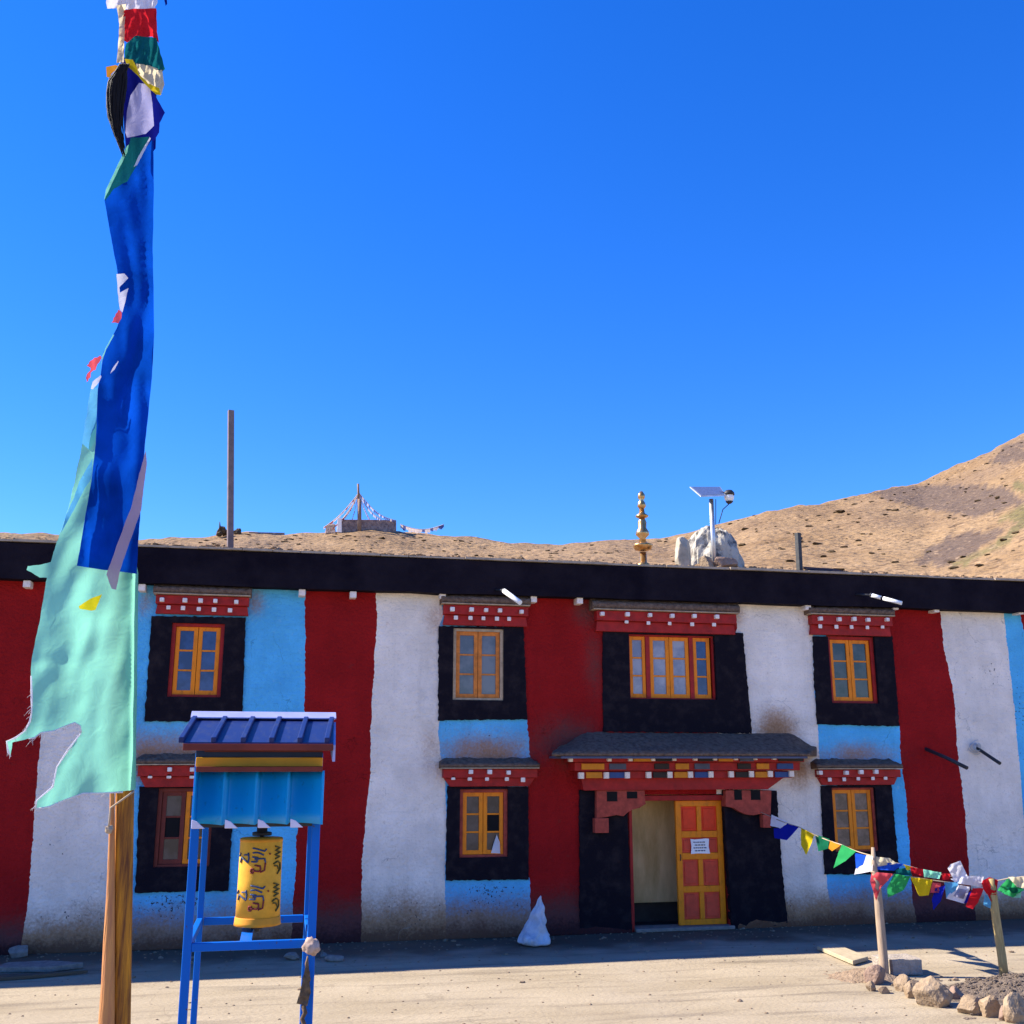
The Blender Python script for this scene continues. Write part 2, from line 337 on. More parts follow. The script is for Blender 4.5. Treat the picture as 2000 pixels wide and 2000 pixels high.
am = n.new('ShaderNodeMath'); am.operation = 'MULTIPLY_ADD'; am.inputs[1].default_value = 1.6; l.new(ap.outputs[0], am.inputs[0]); l.new(sp_.outputs[1], am.inputs[2])
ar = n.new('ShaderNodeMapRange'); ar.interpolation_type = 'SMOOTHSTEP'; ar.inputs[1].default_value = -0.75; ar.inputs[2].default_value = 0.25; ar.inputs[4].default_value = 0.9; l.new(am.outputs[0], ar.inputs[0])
mx = n.new('ShaderNodeMix'); mx.data_type = 'RGBA'; mx.inputs[7].default_value = (0.085, 0.055, 0.036, 1); l.new(ar.outputs[0], mx.inputs[0]); l.new(base, mx.inputs[6]); base = mx.outputs[2]  # dark strip by the wall foot: deepens the house's shade in the ground colour
cr = n.new('ShaderNodeTexVoronoi'); cr.feature = 'DISTANCE_TO_EDGE'; cr.inputs['Scale'].default_value = 0.35; nv = n.new('ShaderNodeTexNoise'); nv.inputs['Scale'].default_value = 1.2; nv.inputs['Detail'].default_value = 9; va = n.new('ShaderNodeVectorMath'); va.operation = 'ADD'
l.new(tc.outputs['Object'], nv.inputs['Vector']); l.new(tc.outputs['Object'], va.inputs[0]); l.new(nv.outputs['Color'], va.inputs[1]); l.new(va.outputs[0], cr.inputs['Vector'])
cm_ = n.new('ShaderNodeMapRange'); cm_.inputs[1].default_value = 0.0045; cm_.inputs[2].default_value = 0.001; cm_.inputs[4].default_value = 0.22; l.new(cr.outputs['Distance'], cm_.inputs[0])
mx = n.new('ShaderNodeMix'); mx.data_type = 'RGBA'; mx.inputs[7].default_value = (0.10, 0.075, 0.05, 1); l.new(cm_.outputs[0], mx.inputs[0]); l.new(base, mx.inputs[6]); base = mx.outputs[2]
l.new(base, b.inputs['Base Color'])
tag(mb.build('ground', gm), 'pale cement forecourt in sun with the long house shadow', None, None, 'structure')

mb = MB(); rnd = random.Random(31)
for k in range(1000):
    u_ = rnd.random(); x = rnd.uniform(-3.5, 9.5); y = -0.05 - 1.4 * rnd.random() ** 2.2 if u_ < 0.5 else rnd.uniform(-6, -0.2)
    s_ = rnd.uniform(0.004, 0.012) * (2.4 if rnd.random() < 0.06 else 1); mb.blob((x, y, gz(x, y) + s_ * 0.25), (s_ * 1.4, s_, s_ * 0.7), 1, 0.5, k * 0.37)
tag(mb.build('ground_pebbles', M['soil']), 'loose grit and pebbles scattered over the forecourt', None, None, 'stuff')
# ================================================================ SETTING: hill
SKY = [(-900, 1010), (-500, 1020), (-200, 1035), (0, 1042), (110, 1045), (272, 1051), (400, 1046), (480, 1039), (560, 1042), (620, 1041), (700, 1034), (780, 1038), (830, 1043), (900, 1047), (960, 1055), (1020, 1062), (1100, 1064), (1160, 1060), (1200, 1057), (1310, 1048), (1360, 1035), (1420, 1019), (1500, 996), (1640, 975), (1740, 951), (1800, 940), (1850, 918), (1930, 882), (2000, 848), (2150, 780), (2400, 690), (3000, 600), (4000, 640)]
def skyline(px):
    for a, b in zip(SKY, SKY[1:]):
        if a[0] <= px <= b[0]: return lerp(a[1], b[1], (px - a[0]) / (b[0] - a[0]))
    return SKY[-1][1]
def hill_pt(px, t):
    """t 0 at the foot behind the house, 1 on the ridge"""
    d = ray(px, skyline(px)); h = math.hypot(d.x, d.y); te = d.z / h; ux, uy = d.x / h, d.y / h
    rr = 105 + 70 * sm(1300, 2300, px) + 10 * nz(px, 0, 0, 0.004)
    r0 = 26.0; r = lerp(r0, rr, t); zt = CAM.z + te * rr
    z = lerp(2.6, zt, t ** 1.0)
    z += (0.0065 * r) * nz(ux * r, uy * r, 3, 0.11) * sm(0, 0.15, t) * (1 - sm(0.9, 1, t) * 0.6) + 0.0022 * r * nz(ux * r, uy * r, 9, 0.5)
    return Vector((CAM.x + ux * r, CAM.y + uy * r, z))
PURP = [[(1700, 962), (1760, 950), (1880, 946), (1965, 950), (2010, 985), (1950, 1000), (1900, 1008), (1760, 985)],
        [(1780, 1095), (1850, 1045), (1960, 1030), (1965, 1040), (1900, 1085), (1870, 1104), (1800, 1106)],
        [(1930, 905), (1960, 870), (2000, 860), (2010, 900)]]
GRN = [[(1945, 1012), (2010, 980), (2015, 1020), (1960, 1065), (1880, 1108), (1850, 1108), (1900, 1088), (1965, 1045), (1985, 1020), (1950, 1018)], [(1980, 945), (2010, 940), (2010, 960), (1985, 958)]]
NU, NV = 620, 70
pxs = [-900 + 4200 * (i / NU) for i in range(NU + 1)]
mb = MB(); lay = mb.bm.verts.layers.float_color.new('patch')
grid = []
for j in range(NV + 3):
    row = []
    for px in pxs:
        if j <= NV: p = hill_pt(px, (j / NV) ** 1.3)
        else:
            a = hill_pt(px, 1); d = Vector((a.x - CAM.x, a.y - CAM.y, 0)).normalized(); k = j - NV
            p = a + d * (20 * k) - Vector((0, 0, 6 * k * k))
        v = mb.bm.verts.new(p); qx, qy = pix(p); qx += 9 * nz(qx, qy, 0, 0.03); qy += 5 * nz(qx, qy, 5, 0.05)
        v[lay] = (1.0 if any(inpoly(qx, qy, P) for P in PURP) else 0.0, 1.0 if any(inpoly(qx, qy, P) for P in GRN) else 0.0, 0, 1)
        row.append(v)
    grid.append(row)
for a, b_ in zip(grid, grid[1:]):
    for i in range(NU): mb.bm.faces.new((a[i], a[i + 1], b_[i + 1], b_[i])).smooth = True
hm = mat('dry_hillside', (0.20, 0.118, 0.052), 0.97, 0.2, 0.12, 0.9, 1.4, col2=(0.30, 0.19, 0.095), dist=0.5)
n, l = hm.node_tree.nodes, hm.node_tree.links; b = n['Principled BSDF']; base = b.inputs['Base Color'].links[0].from_socket
tc = n.new('ShaderNodeTexCoord'); at_ = n.new('ShaderNodeAttribute'); at_.attribute_name = 'patch'; sx = n.new('ShaderNodeSeparateColor'); l.new(at_.outputs['Color'], sx.inputs[0])
def hmix(fac, c, base):
    mx = n.new('ShaderNodeMix'); mx.data_type = 'RGBA'; mx.inputs[7].default_value = (*c, 1); l.new(fac, mx.inputs[0]); l.new(base, mx.inputs[6]); return mx.outputs[2]
def hn(sc, lo, hi, f, det=6):
    t = n.new('ShaderNodeTexNoise'); t.inputs['Scale'].default_value = sc; t.inputs['Detail'].default_value = det; l.new(tc.outputs['Object'], t.inputs['Vector'])
    mr = n.new('ShaderNodeMapRange'); mr.inputs[1].default_value = lo; mr.inputs[2].default_value = hi; mr.inputs[4].default_value = f; l.new(t.outputs[0], mr.inputs[0]); return mr.outputs[0]
def hmul(a, f):
    k = n.new('ShaderNodeMath'); k.operation = 'MULTIPLY'; l.new(a, k.inputs[0])
    if isinstance(f, float): k.inputs[1].default_value = f
    else: l.new(f, k.inputs[1])
    return k.outputs[0]
base = hmix(hn(0.05, 0.50, 0.66, 0.45, 7), (0.19, 0.125, 0.08), base)
base = hmix(hn(0.09, 0.54, 0.68, 0.45, 8), (0.33, 0.215, 0.11), base)
base = hmix(hmul(sx.outputs[0], 0.85), (0.10, 0.068, 0.052), base)  # purple-grey ground, with the shade of the hill fold put into its colour
base = hmix(hmul(sx.outputs[1], 0.75), (0.115, 0.105, 0.035), base)
base = hmix(hn(1.6, 0.56, 0.66, 0.75, 4), (0.09, 0.05, 0.025), base)
base = hmix(hn(2.4, 0.60, 0.70, 0.7, 3), (0.40, 0.27, 0.16), base)
l.new(base, b.inputs['Base Color'])
tag(mb.build('hillside', hm), 'bare ochre hillside rising behind the flat roof', None, None, 'structure')
# scattered thorn bushes: far too many and too small to count
mb = MB(); rnd = random.Random(3)
for k in range(850):
    px = rnd.uniform(-100, 2100); t = rnd.uniform(0.05, 0.97)
    p = hill_pt(px, t); s_ = rnd.uniform(0.05, 0.17) * (1.7 if rnd.random() < 0.10 else 1)
    mb.blob(p + Vector((0, 0, s_ * 0.2)), (s_ * rnd.uniform(1, 2.4), s_ * 1.3, s_ * 0.5), 1, 0.6, k * 1.3)
tag(mb.build('hillside_shrubs', M['shrub']), 'tiny dark thorn bushes dotted over the dry hillside', None, None, 'stuff')

# ================================================================ BUILDING
HOUSE = empty('monastery_building', (3.5, 0, 0), 'long two-storey monastery house with red, white and blue stripes and black eaves band', 'building')
ZT = at(900, 1094, -0.2).z          # top of the black band
ZB = at(900, 1159, -0.2).z          # its lower edge
X0, X1 = -10.5, 15.5
# ---- surveyed openings: name -> px of frame (l, r, t, b)
WIN = {
 'A': dict(fr=(331, 435.5, 1217, 1362), sur=[(296, 1203), (480, 1206), (473, 1409), (282, 1409)]),
 'B': dict(fr=(884, 983, 1228, 1368), sur=[(857, 1223), (1023, 1224), (1030, 1405), (856, 1407)]),
 'C': dict(fr=(1228, 1397, 1240, 1366), sur=[(1178, 1230), (1451, 1236), (1469, 1432), (1178, 1429)]),
 'D': dict(fr=(1619, 1711, 1243, 1374), sur=[(1588, 1243), (1743, 1242), (1757, 1418), (1596, 1415)]),
 'E': dict(fr=(304, 414, 1539, 1694), sur=[(272, 1536), (458, 1537), (446, 1740), (264, 1744)]),
 'F': dict(fr=(897, 992, 1541, 1675), sur=[(874, 1535), (1032, 1537), (1033, 1718), (871, 1720)]),
 'G': dict(fr=(1626, 1712, 1538, 1664), sur=[(1604, 1535), (1741, 1531), (1757, 1707), (1612, 1708)]),
}
def rect(l_, r_, t_, b_, y=0.0):
    a, b2, c, d = at(l_, t_, y), at(r_, t_, y), at(l_, b_, y), at(r_, b_, y)
    return (a.x + c.x) / 2, (b2.x + d.x) / 2, (c.z + d.z) / 2, (a.z + b2.z) / 2
for w in WIN.values(): w['R'] = rect(*w['fr'])
dl, dr = at(1231, 1700).x, at(1432, 1700).x
DOOR = (dl, dr, 0.0, at(1360, 1553).z)
# ---- stripe boundaries (px from top down)
BND = [
 ([(95, 1134), (80, 1436), (67, 1586), (56, 1750), (45, 1830)], 'red_wall'),
 ([(262, 1134), (250, 1840)], 'white_wall'),
 ([(597, 1152), (594.7, 1390), (581, 1617), (574, 1736), (570, 1802)], 'blue_wall'),
 ([(733, 1158), (737, 1203), (731.5, 1294), (727.6, 1359), (724, 1423), (724, 1514), (716, 1574), (709, 1655), (705, 1749), (705, 1803)], 'red_wall'),
 ([(858, 1160), (866, 1203), (858, 1222), (857, 1436), (862, 1488), (870, 1527), (872, 1592), (869, 1719), (871, 1803)], 'white_wall'),
 ([(1018, 1165), (1012, 1300), (1014, 1396), (1029, 1402), (1034, 1462), (1036, 1500), (1036, 1530), (1022, 1546), (1020, 1700), (1035, 1714), (1037, 1800)], 'blue_wall'),
 ([(1436, 1177), (1440, 1230), (1400, 1300), (1400, 1800)], 'red_wall'),
 ([(1585, 1204), (1589, 1275), (1592, 1365), (1597, 1419), (1600, 1465), (1604, 1527), (1609, 1634), (1613, 1695), (1622, 1790)], 'white_wall'),
 ([(1737, 1239), (1742, 1405), (1756, 1414), (1761, 1494), (1771, 1580), (1779, 1708), (1784, 1783)], 'blue_wall'),
 ([(1835, 1188), (1845, 1271), (1863, 1352), (1867, 1419), (1876, 1519), (1889, 1634), (1894, 1708), (1900, 1780)], 'red_wall'),
 ([(1959, 1190), (1972, 1298), (1983, 1406), (1994, 1527), (1999, 1594), (2010, 1770)], 'white_wall'),
 ([(1992, 1193), (2012, 1300), (2040, 1600), (2055, 1780)], 'blue_wall'),
]
lines = []
for pts, m in BND:
    P = sorted([(at(*p).z, at(*p).x) for p in pts])
    lines.append((P, m))
def bx(P, z):
    if z <= P[0][0]: a, b2 = P[0], P[1]
    elif z >= P[-1][0]: a, b2 = P[-2], P[-1]
    else:
        for a, b2 in zip(P, P[1:]):
            if a[0] <= z <= b2[0]: break
    if z <= P[0][0] or z >= P[-1][0]: return (a if z <= P[0][0] else b2)[1]
    return lerp(a[1], b2[1], (z - a[0]) / (b2[0] - a[0]))
XTRA = [(-6.2, 'white_wall'), (-5.0, 'blue_wall'), (-9, 'red_wall')]
zw = ZB + 0.12
allb = sorted([([(0, x), (9, x)], m) for x, m in XTRA] + lines, key=lambda q_: bx(q_[0], 2.5))
pts, edges = [], []
def addline(pl, closed=False):
    i0 = len(pts); pts.extend(pl)
    edges.extend((i0 + i, i0 + i + 1) for i in range(len(pl) - 1))
    if closed: edges.append((i0 + len(pl) - 1, i0))
N = 170
addline([(X0, 0), (X1, 0), (X1, zw), (X0, zw)], True)
wob = []
for k, (P, m) in enumerate(allb):
    pl = [(bx(P, zw * i / N) + 0.014 * nz(i * 0.8, k * 7.3) + 0.016 * nz(i * 0.13, k * 3.3), zw * i / N) for i in range(N + 1)]
    wob.append(pl); addline(pl)
holes = [w['R'] for w in WIN.values()] + [DOOR]
holes = [(a - 0.012, b2 + 0.012, c - (0.012 if c > 0.1 else 0), d + 0.012) for a, b2, c, d in holes]
for a, b2, c, d in holes: addline([(a, c), (b2, c), (b2, d), (a, d)], True)
rnd = random.Random(1); x = X0 + 0.1
while x < X1:
    z = 0.05
    while z < zw:
        if -4.2 < x < 11.8: pts.append((x + rnd.uniform(-.02, .02), z + rnd.uniform(-.02, .02)))
        z += 0.085
    x += 0.085 if -4.2 < x < 11.8 else 0.5
vs, _, fs = geometry.delaunay_2d_cdt([Vector(p) for p in pts], edges, [], 0, 1e-5)[:3]
STAIN = [  # px centre, radii in metres, strength: earth washed down from the ledges
 (950, 1478, 0.75, 0.34, 0.9), (1675, 1476, 0.7, 0.20, 0.75), (330, 1482, 0.9, 0.36, 0.95), (1515, 1425, 0.36, 0.30, 0.95), (1555, 1492, 0.24, 0.34, 0.95),
 (1110, 1450, 0.5, 0.34, 0.8), (1160, 1300, 0.16, 0.5, 0.55), (1150, 1195, 0.25, 0.25, 0.6), (850, 1215, 0.16, 0.22, 0.5), (845, 1470, 0.22, 0.4, 0.42), (500, 1175, 0.13, 0.2, 0.6), (285, 1180, 0.1, 0.2, 0.6), (1440, 1200, 0.15, 0.15, 0.5), (1590, 1230, 0.1, 0.2, 0.5)]
STAIN = [(at(a, b2).x, at(a, b2).z, c, d, e) for a, b2, c, d, e in STAIN]
CHIP = [(955, 1740, 0.5, 0.16, 0.9), (960, 1775, 0.6, 0.12, 0.7), (340, 1765, 0.6, 0.2, 0.9), (1640, 1760, 0.5, 0.2, 0.5), (800, 1780, 0.6, 0.2, 0.6), (1540, 1770, 0.3, 0.25, 0.6), (110, 1650, 0.25, 0.3, 0.55), (1935, 1310, 0.3, 0.25, 0.6), (1990, 1380, 0.2, 1.0, 0.6), (930, 1440, 0.6, 0.15, 0.4), (1770, 1560, 0.12, 0.5, 0.5), (230, 1770, 0.3, 0.2, 0.7), (160, 1790, 0.5, 0.12, 0.7), (500, 1760, 0.4, 0.2, 0.7)]
CHIP = [(at(a, b2).x, at(a, b2).z, c, d, e) for a, b2, c, d, e in CHIP]
def fld(L, x, z): return max(e * math.exp(-(((x - a) / c) ** 2 + ((z - b2) / d) ** 2)) for a, b2, c, d, e in L)
mb = MB(); dl_ = mb.bm.verts.layers.float.new('dirt'); cl_ = mb.bm.verts.layers.float.new('chip')
vv = []
for p in vs:
    flare = 0.05 * (1 - sm(0, 0.35, p.y))
    v = mb.bm.verts.new((p.x, 0.016 * nz(p.x, p.y, 0, 1.6) + 0.007 * nz(p.x, p.y, 4, 6) - flare, p.y))
    v[dl_] = max(1.12 * max(0, 1 - p.y / (0.72 + 0.25 * nz(p.x, 3, 0, 0.8))) ** 1.25, 0.8 * fld(STAIN, p.x, p.y)); v[cl_] = fld(CHIP, p.x, p.y)
    vv.append(v)
names = ['red_wall', 'white_wall', 'blue_wall']
def bxw(pl, z):
    i = min(N - 1, max(0, int(z / zw * N))); t = z / zw * N - i; return lerp(pl[i][0], pl[i + 1][0], t)
for f in fs:
    cx = sum(vs[i].x for i in f) / len(f); cz = sum(vs[i].y for i in f) / len(f)
    if any(a < cx < b2 and c < cz < d for a, b2, c, d in holes): continue
    m = 'red_wall'
    for k, (P, mm) in enumerate(allb):
        if cx < bxw(wob[k], cz): m = mm; break
    try: q = mb.bm.faces.new([vv[i] for i in f]); q.material_index = names.index(m); q.smooth = True
    except ValueError: pass
front = mb
front.mi = 3   # sides, back and the reveals behind the paint
YB = 8.0
front._q([(X0, 0.02, 0), (X0, YB, 0), (X0, YB, zw), (X0, 0.02, zw)], [(0, 1, 2, 3)])
front._q([(X1, 0.02, 0), (X1, YB, 0), (X1, YB, zw), (X1, 0.02, zw)], [(0, 1, 2, 3)])
front._q([(X0, YB, 0), (X1, YB, 0), (X1, YB, zw), (X0, YB, zw)], [(0, 1, 2, 3)])
WALL = front.build('wall', [M[k] for k in names] + [M['rear_wall']], HOUSE)

# ---- eaves band, edge slates and earth roof
mb = MB()
nx = 60; top, bot = [], []
for i in range(nx + 1):
    x = lerp(X0 - 0.1, X1 + 0.1, i / nx); j = 0.016 * nz(i * 0.5, 2); k = 0.022 * nz(i * 0.7, 8)
    top.append((x, ZT + j)); bot.append((x, ZB + k))
mb.prism(top + bot[::-1], -0.2, 0.14)
BANDO = mb.build('eaves_band', M['band'], HOUSE)
mb = MB()
x = X0 - 0.12; rnd = random.Random(5)
while x < X1:
    w_ = rnd.uniform(0.35, 0.9); o1 = rnd.uniform(-0.02, 0.02)
    mb.box(x, x + w_ - 0.008, -0.225 + o1, 0.5, ZT + 0.014, ZT + 0.036 + rnd.uniform(0, 0.012)); x += w_
mb.build('edge_slates', M['slab_edge'], HOUSE)
def rz(x, y):
    u = y + 0.2
    return ZT + 0.03 + 0.27 * sm(0.0, 1.5, u) + 0.03 * nz(x, y, 0, 2.1) * sm(0, 0.3, u) + 0.035 * abs(nz(x, y, 3, 7)) + 0.02 * nz(x, y, 5, 15)
mb = MB(); ny, nx = 34, 360
G_ = []
for j in range(ny + 1):
    y = -0.2 + 3.2 * (j / ny) ** 1.5
    G_.append([mb.bm.verts.new((lerp(-5.5, 13.5, i / nx), y, rz(lerp(-5.5, 13.5, i / nx), y))) for i in range(nx + 1)])
for a, b_ in zip(G_, G_[1:]):
    for i in range(nx): mb.bm.faces.new((a[i], a[i + 1], b_[i + 1], b_[i]))
mb.box(X0, -5.5, -0.2, YB, ZT + 0.04, ZT + 0.22); mb.box(13.5, X1, -0.2, YB, ZT + 0.04, ZT + 0.22); mb.box(-5.5, 13.5, 3.0, YB, ZT, ZT + 0.24)
ROOF = mb.build('roof', M['roof_earth'], HOUSE)
mb = MB(); rnd = random.Random(11)
for k in range(900):
    x = rnd.uniform(-4.5, 12); y = rnd.uniform(-0.17, 0.9); s_ = rnd.uniform(0.008, 0.03) * (1.9 if rnd.random() < 0.08 else 1)
    mb.blob((x, y, rz(x, y) + s_ * 0.2), (s_ * 1.4, s_, s_ * 0.8), 1, 0.5, k * 0.7)
tag(mb.build('roof_pebbles', M['roof_earth'], ROOF), None, None, None, 'stuff')
# beam ends poking out under the band
for px, py in ((52, 1140), (277, 1147), (590, 1157), (690, 1161), (865, 1163), (1043, 1170), (1133, 1173), (1579, 1185), (1750, 1185), (1830, 1190), (1995, 1194)):
    p = at(px, py, -0.16); s_ = 0.043
    mb = MB(); mb.box(p.x - s_, p.x + s_, -0.16, 0.1, p.z - s_, p.z + s_); mb.build('beam_end', M['dot'], HOUSE, 0.008)

# ---- black window surrounds
def surround(w, nm='window_surround', m='black', hole=None, proud=0.03, seed=1.0):
    P = rough_poly([(at(*p, -proud).x, at(*p, -proud).z) for p in w], 0.035, 0.016, seed)
    h = hole; nb = len(P)
    pp = P + ([(h[0], h[2]), (h[1], h[2]), (h[1], h[3]), (h[0], h[3])] if h else [])
    ed = [(i, (i + 1) % nb) for i in range(nb)] + ([(nb + i, nb + (i + 1) % 4) for i in range(4)] if h else [])
    V_, E_, F_ = geometry.delaunay_2d_cdt([Vector(p) for p in pp], ed, [], 1, 1e-5)[:3]
    mb = MB(); fr = [mb.bm.verts.new((p.x, -proud + 0.008 * nz(p.x, p.y, 2, 4), p.y)) for p in V_]; bk = [mb.bm.verts.new((p.x, 0.05, p.y)) for p in V_]
    cnt = {}
    for f in F_:
        cx = sum(V_[i].x for i in f) / 3; cz = sum(V_[i].y for i in f) / 3
        if h and h[0] < cx < h[1] and h[2] < cz < h[3]: continue
        mb.bm.faces.new([fr[i] for i in f])
        for a, b2 in zip(f, f[1:] + f[:1]): cnt.setdefault((min(a, b2), max(a, b2)), []).append((a, b2))
    for k, v in cnt.items():
        if len(v) == 1: a, b2 = v[0]; mb.bm.faces.new((fr[a], bk[a], bk[b2], fr[b2]))
    return mb.build(nm, M[m], HOUSE)
# ---- a casement window
def window(key, fmat, smat, gmat, ncase=2, recess=0.05, fw=0.05, casings=None, seed=0, gl=None, sill=True, glabel=None):
    x0, x1, z0, z1 = WIN[key]['R']; mb = MB(); y = recess
    mb.box(x0, x0 + fw, y - 0.03, 0.16, z0, z1).box(x1 - fw, x1, y - 0.03, 0.16, z0, z1)
    mb.box(x0 + fw, x1 - fw, y - 0.03, 0.16, z1 - fw * 0.9, z1).box(x0 + fw, x1 - fw, y - 0.03, 0.16, z0, z0 + fw * 0.7)
    W_ = mb.build('window', fmat, HOUSE, 0.004)
    xa, xb, za, zb = x0 + fw, x1 - fw, z0 + fw * 0.7, z1 - fw * 0.9
    cs = casings or [(i / ncase, (i + 1) / ncase) for i in range(ncase)]
    for ci, (a, b2) in enumerate(cs):
        sx0, sx1 = lerp(xa, xb, a) + 0.003, lerp(xa, xb, b2) - 0.003; st = min(0.052, (sx1 - sx0) * 0.2); mb = MB()
        mb.box(sx0, sx0 + st, y, y + 0.045, za, zb).box(sx1 - st, sx1, y, y + 0.045, za, zb)
        mb.box(sx0 + st, sx1 - st, y, y + 0.045, zb - 0.05, zb).box(sx0 + st, sx1 - st, y, y + 0.045, za, za + 0.055)
        for k in (1, 2):
            zz = lerp(za + 0.055, zb - 0.05, k / 3); mb.box(sx0 + st, sx1 - st, y + 0.006, y + 0.04, zz - 0.011, zz + 0.011)
        mb.build('sash', (smat[ci] if isinstance(smat, list) else smat), W_, 0.003)
        mb = MB()
        for k in range(3):
            zl, zh = lerp(za + 0.055, zb - 0.05, k / 3), lerp(za + 0.055, zb - 0.05, (k + 1) / 3)
            mb.mi = 1 if (gl and (ci, 2 - k) in gl) else 0
            mb.box(sx0 + st, sx1 - st, y + 0.018, y + 0.026, zl, zh)
        mb.build('pane', [gmat[ci] if isinstance(gmat, list) else gmat, M['hole']], W_)
    mb = MB(); mb.box(x0, x1, 0.17, 0.2, z0, z1); mb.build('backing_board', M['hole'], W_)
    if casings:   # solid mullions between the casements
        for (a, b2), (c, d) in zip(cs, cs[1:]):
            if c - b2 > 0.01: mb = MB(); mb.box(lerp(xa, xb, b2), lerp(xa, xb, c), y - 0.015, 0.12, za, zb); mb.build('mullion', fmat, W_, 0.003)
    return W_
# ---- the red lintel with white beam ends and a mud cap
def cornice(x0p, x1p, ytop, ybot, ymud, dots_hi, dots_lo, mudx=None, taper=0.0, name='cornice', split=0.5, key=''):
    yl, yu = -0.07, -0.13
    ym = lerp(ytop, ybot, split); xm = (x0p + x1p) / 2
    zt, zm, zb = at(xm, ytop, yu).z, at(xm, ym, yl).z, at(xm, ybot, yl).z
    xa, xb = at(x0p, ym, yu).x, at(x1p, ym, yu).x
    mb = MB(); mb.box(xa, xb, yu, 0.03, zm, zt)
    mb.prism([(xa + taper, zb), (xb - taper, zb), (xb - 0.02, zm - 0.003), (xa + 0.02, zm - 0.003)], yl, 0.03)
    C_ = mb.build(name, M['red'], HOUSE, 0.006)
    for lst, yy in ((dots_hi, yu - 0.06), (dots_lo, yl - 0.06)):
        for px, py in lst:
            p = at(px, py, yy); mb = MB(); s_ = 0.0275 * random.uniform(0.92, 1.08)
            mb.box(p.x - s_, p.x + s_, yy, yu + 0.02, p.z - s_, p.z + s_ * (0.95 + 0.1 * random.random())); mb.build('beam_end', M['dot'], C_, 0.007)
    mx0, mx1 = mudx or (x0p - 5, x1p + 5)
    xa, xb = at(mx0, ytop, -0.18).x, at(mx1, ytop, -0.18).x; zf = at(xm, ytop - 4, -0.18).z; zw_ = max(at(xm, ymud, 0).z, zf + 0.12)
    upper = ymud < 1300
    if upper: zw_ = ZB + 0.06; zf = lerp(zt, ZB, 0.45)
    mb = MB(); n_ = 26; A = []
    for i in range(n_ + 1):
        x = lerp(xa, xb, i / n_); e = 1.0 if upper else min(1, min(i, n_ - i) / 2.0)
        col = [(x, 0.03, zt + 0.004), (x, -0.165, zt + 0.024), (x + 0.01 * nz(i, 3), -0.175 + 0.02 * nz(i, 1), zf + 0.03 + 0.014 * nz(i * .9, 5))]
        for k in range(1, 6):
            t = k / 6; col.append((x, lerp(-0.16, 0.0, t) + 0.02 * nz(i * .8, k, 3), lerp(zf + 0.04, lerp(zf + 0.07, zw_, e), t) + 0.022 * nz(i * .7, k * .9)))
        col.append((x, 0.035, lerp(zf + 0.07, zw_, e) + 0.01 + 0.03 * nz(i * .6, 7.7))); A.append([mb.bm.verts.new(p) for p in col])
    for a, b_ in zip(A, A[1:]):
        for k in range(len(a) - 1): mb.bm.faces.new((a[k], a[k + 1], b_[k + 1], b_[k])).smooth = True
    for a in (A[0], A[-1]): mb.bm.faces.new(a)
    mb.build('mud_cap', M['mud'], C_)
    mb = MB(); mb.box(xa + 0.01, xb - 0.01, -0.19, -0.05, zt + 0.005, zt + 0.02); mb.build('ledge_board', M['tan_wood'], C_, 0.003)
    return C_
z6 = lambda ox, oy, L, s_=0.2588: [(ox + a * s_, oy + b2 * s_) for a, b2 in L]
cornice(303, 486, 1164, 1200, 1144, z6(200, 1080, [(448, 350), (622, 355), (740, 358), (852, 360), (1010, 368)]), z6(200, 1080, [(498, 410), (608, 415), (727, 422), (842, 427), (963, 432)]))
cornice(867, 1032, 1183, 1222, 1162, z6(650, 1100, [(905, 345), (1050, 348), (1160, 352), (1265, 355), (1428, 365)]), z6(650, 1100, [(930, 410), (1040, 412), (1138, 415), (1240, 418), (1332, 420)]))
cornice(1166, 1439, 1196, 1236, 1170, z6(1100, 1120, [(300, 303), (490, 307), (660, 313), (828, 319), (995, 320), (1165, 325)]), z6(1100, 1120, [(480, 362), (645, 373), (805, 376), (975, 382), (1140, 384)]), mudx=(1158, 1446))
cornice(1587, 1744, 1203, 1241, 1182, z6(1480, 1150, [(462, 215), (598, 220), (706, 218), (808, 224), (947, 222)], .2691), z6(1480, 1150, [(456, 272), (573, 275), (683, 277), (798, 280), (908, 275)], .2691))
cornice(268, 470, 1495, 1537, 1474, [(331, 1503), (375, 1503), (420, 1504)], [(293, 1516), (330, 1516), (375, 1516), (418, 1517)], taper=0.09)
cornice(866, 1050, 1502, 1536, 1480, z6(650, 1100, [(1045, 1575), (1187, 1575), (1330, 1580)]), z6(650, 1100, [(910, 1620), (1035, 1625), (1165, 1627), (1315, 1627), (1437, 1635)]), taper=0.1)
cornice(1601, 1760, 1503, 1533, 1482, z6(1480, 1150, [(460, 1335), (650, 1335), (757, 1330), (865, 1328)], .2691), z6(1480, 1150, [(525, 1385), (630, 1383), (732, 1378), (838, 1375), (930, 1372)], .2691), taper=0.08)
for i, (k, w) in enumerate(WIN.items()):
    a, b2, c, d = w['R']; surround(w['sur'], hole=(a + 0.003, b2 - 0.003, c + 0.003, d - 0.003), seed=i * 5.0)
window('A', M['red'], M['yellow'], M['glass_sky'])
window('B', M['tan_wood'], M['orange'], M['glass_grey'], recess=0.02, fw=0.045)
window('C', M['red'], M['yellow'], [M['glass_pale']] * 3 + [M['glass_sky']], casings=[(0.0, 0.195), (0.245, 0.485), (0.485, 0.725), (0.775, 0.985)], recess=0.06, fw=0.03)
window('D', M['red'], M['yellow'], M['glass_dark'], recess=0.05, fw=0.055)
window('E', M['brown_red'], [M['brown_red'], M['yellow']], M['glass_dark'], gl={(0, 1)}, fw=0.05)
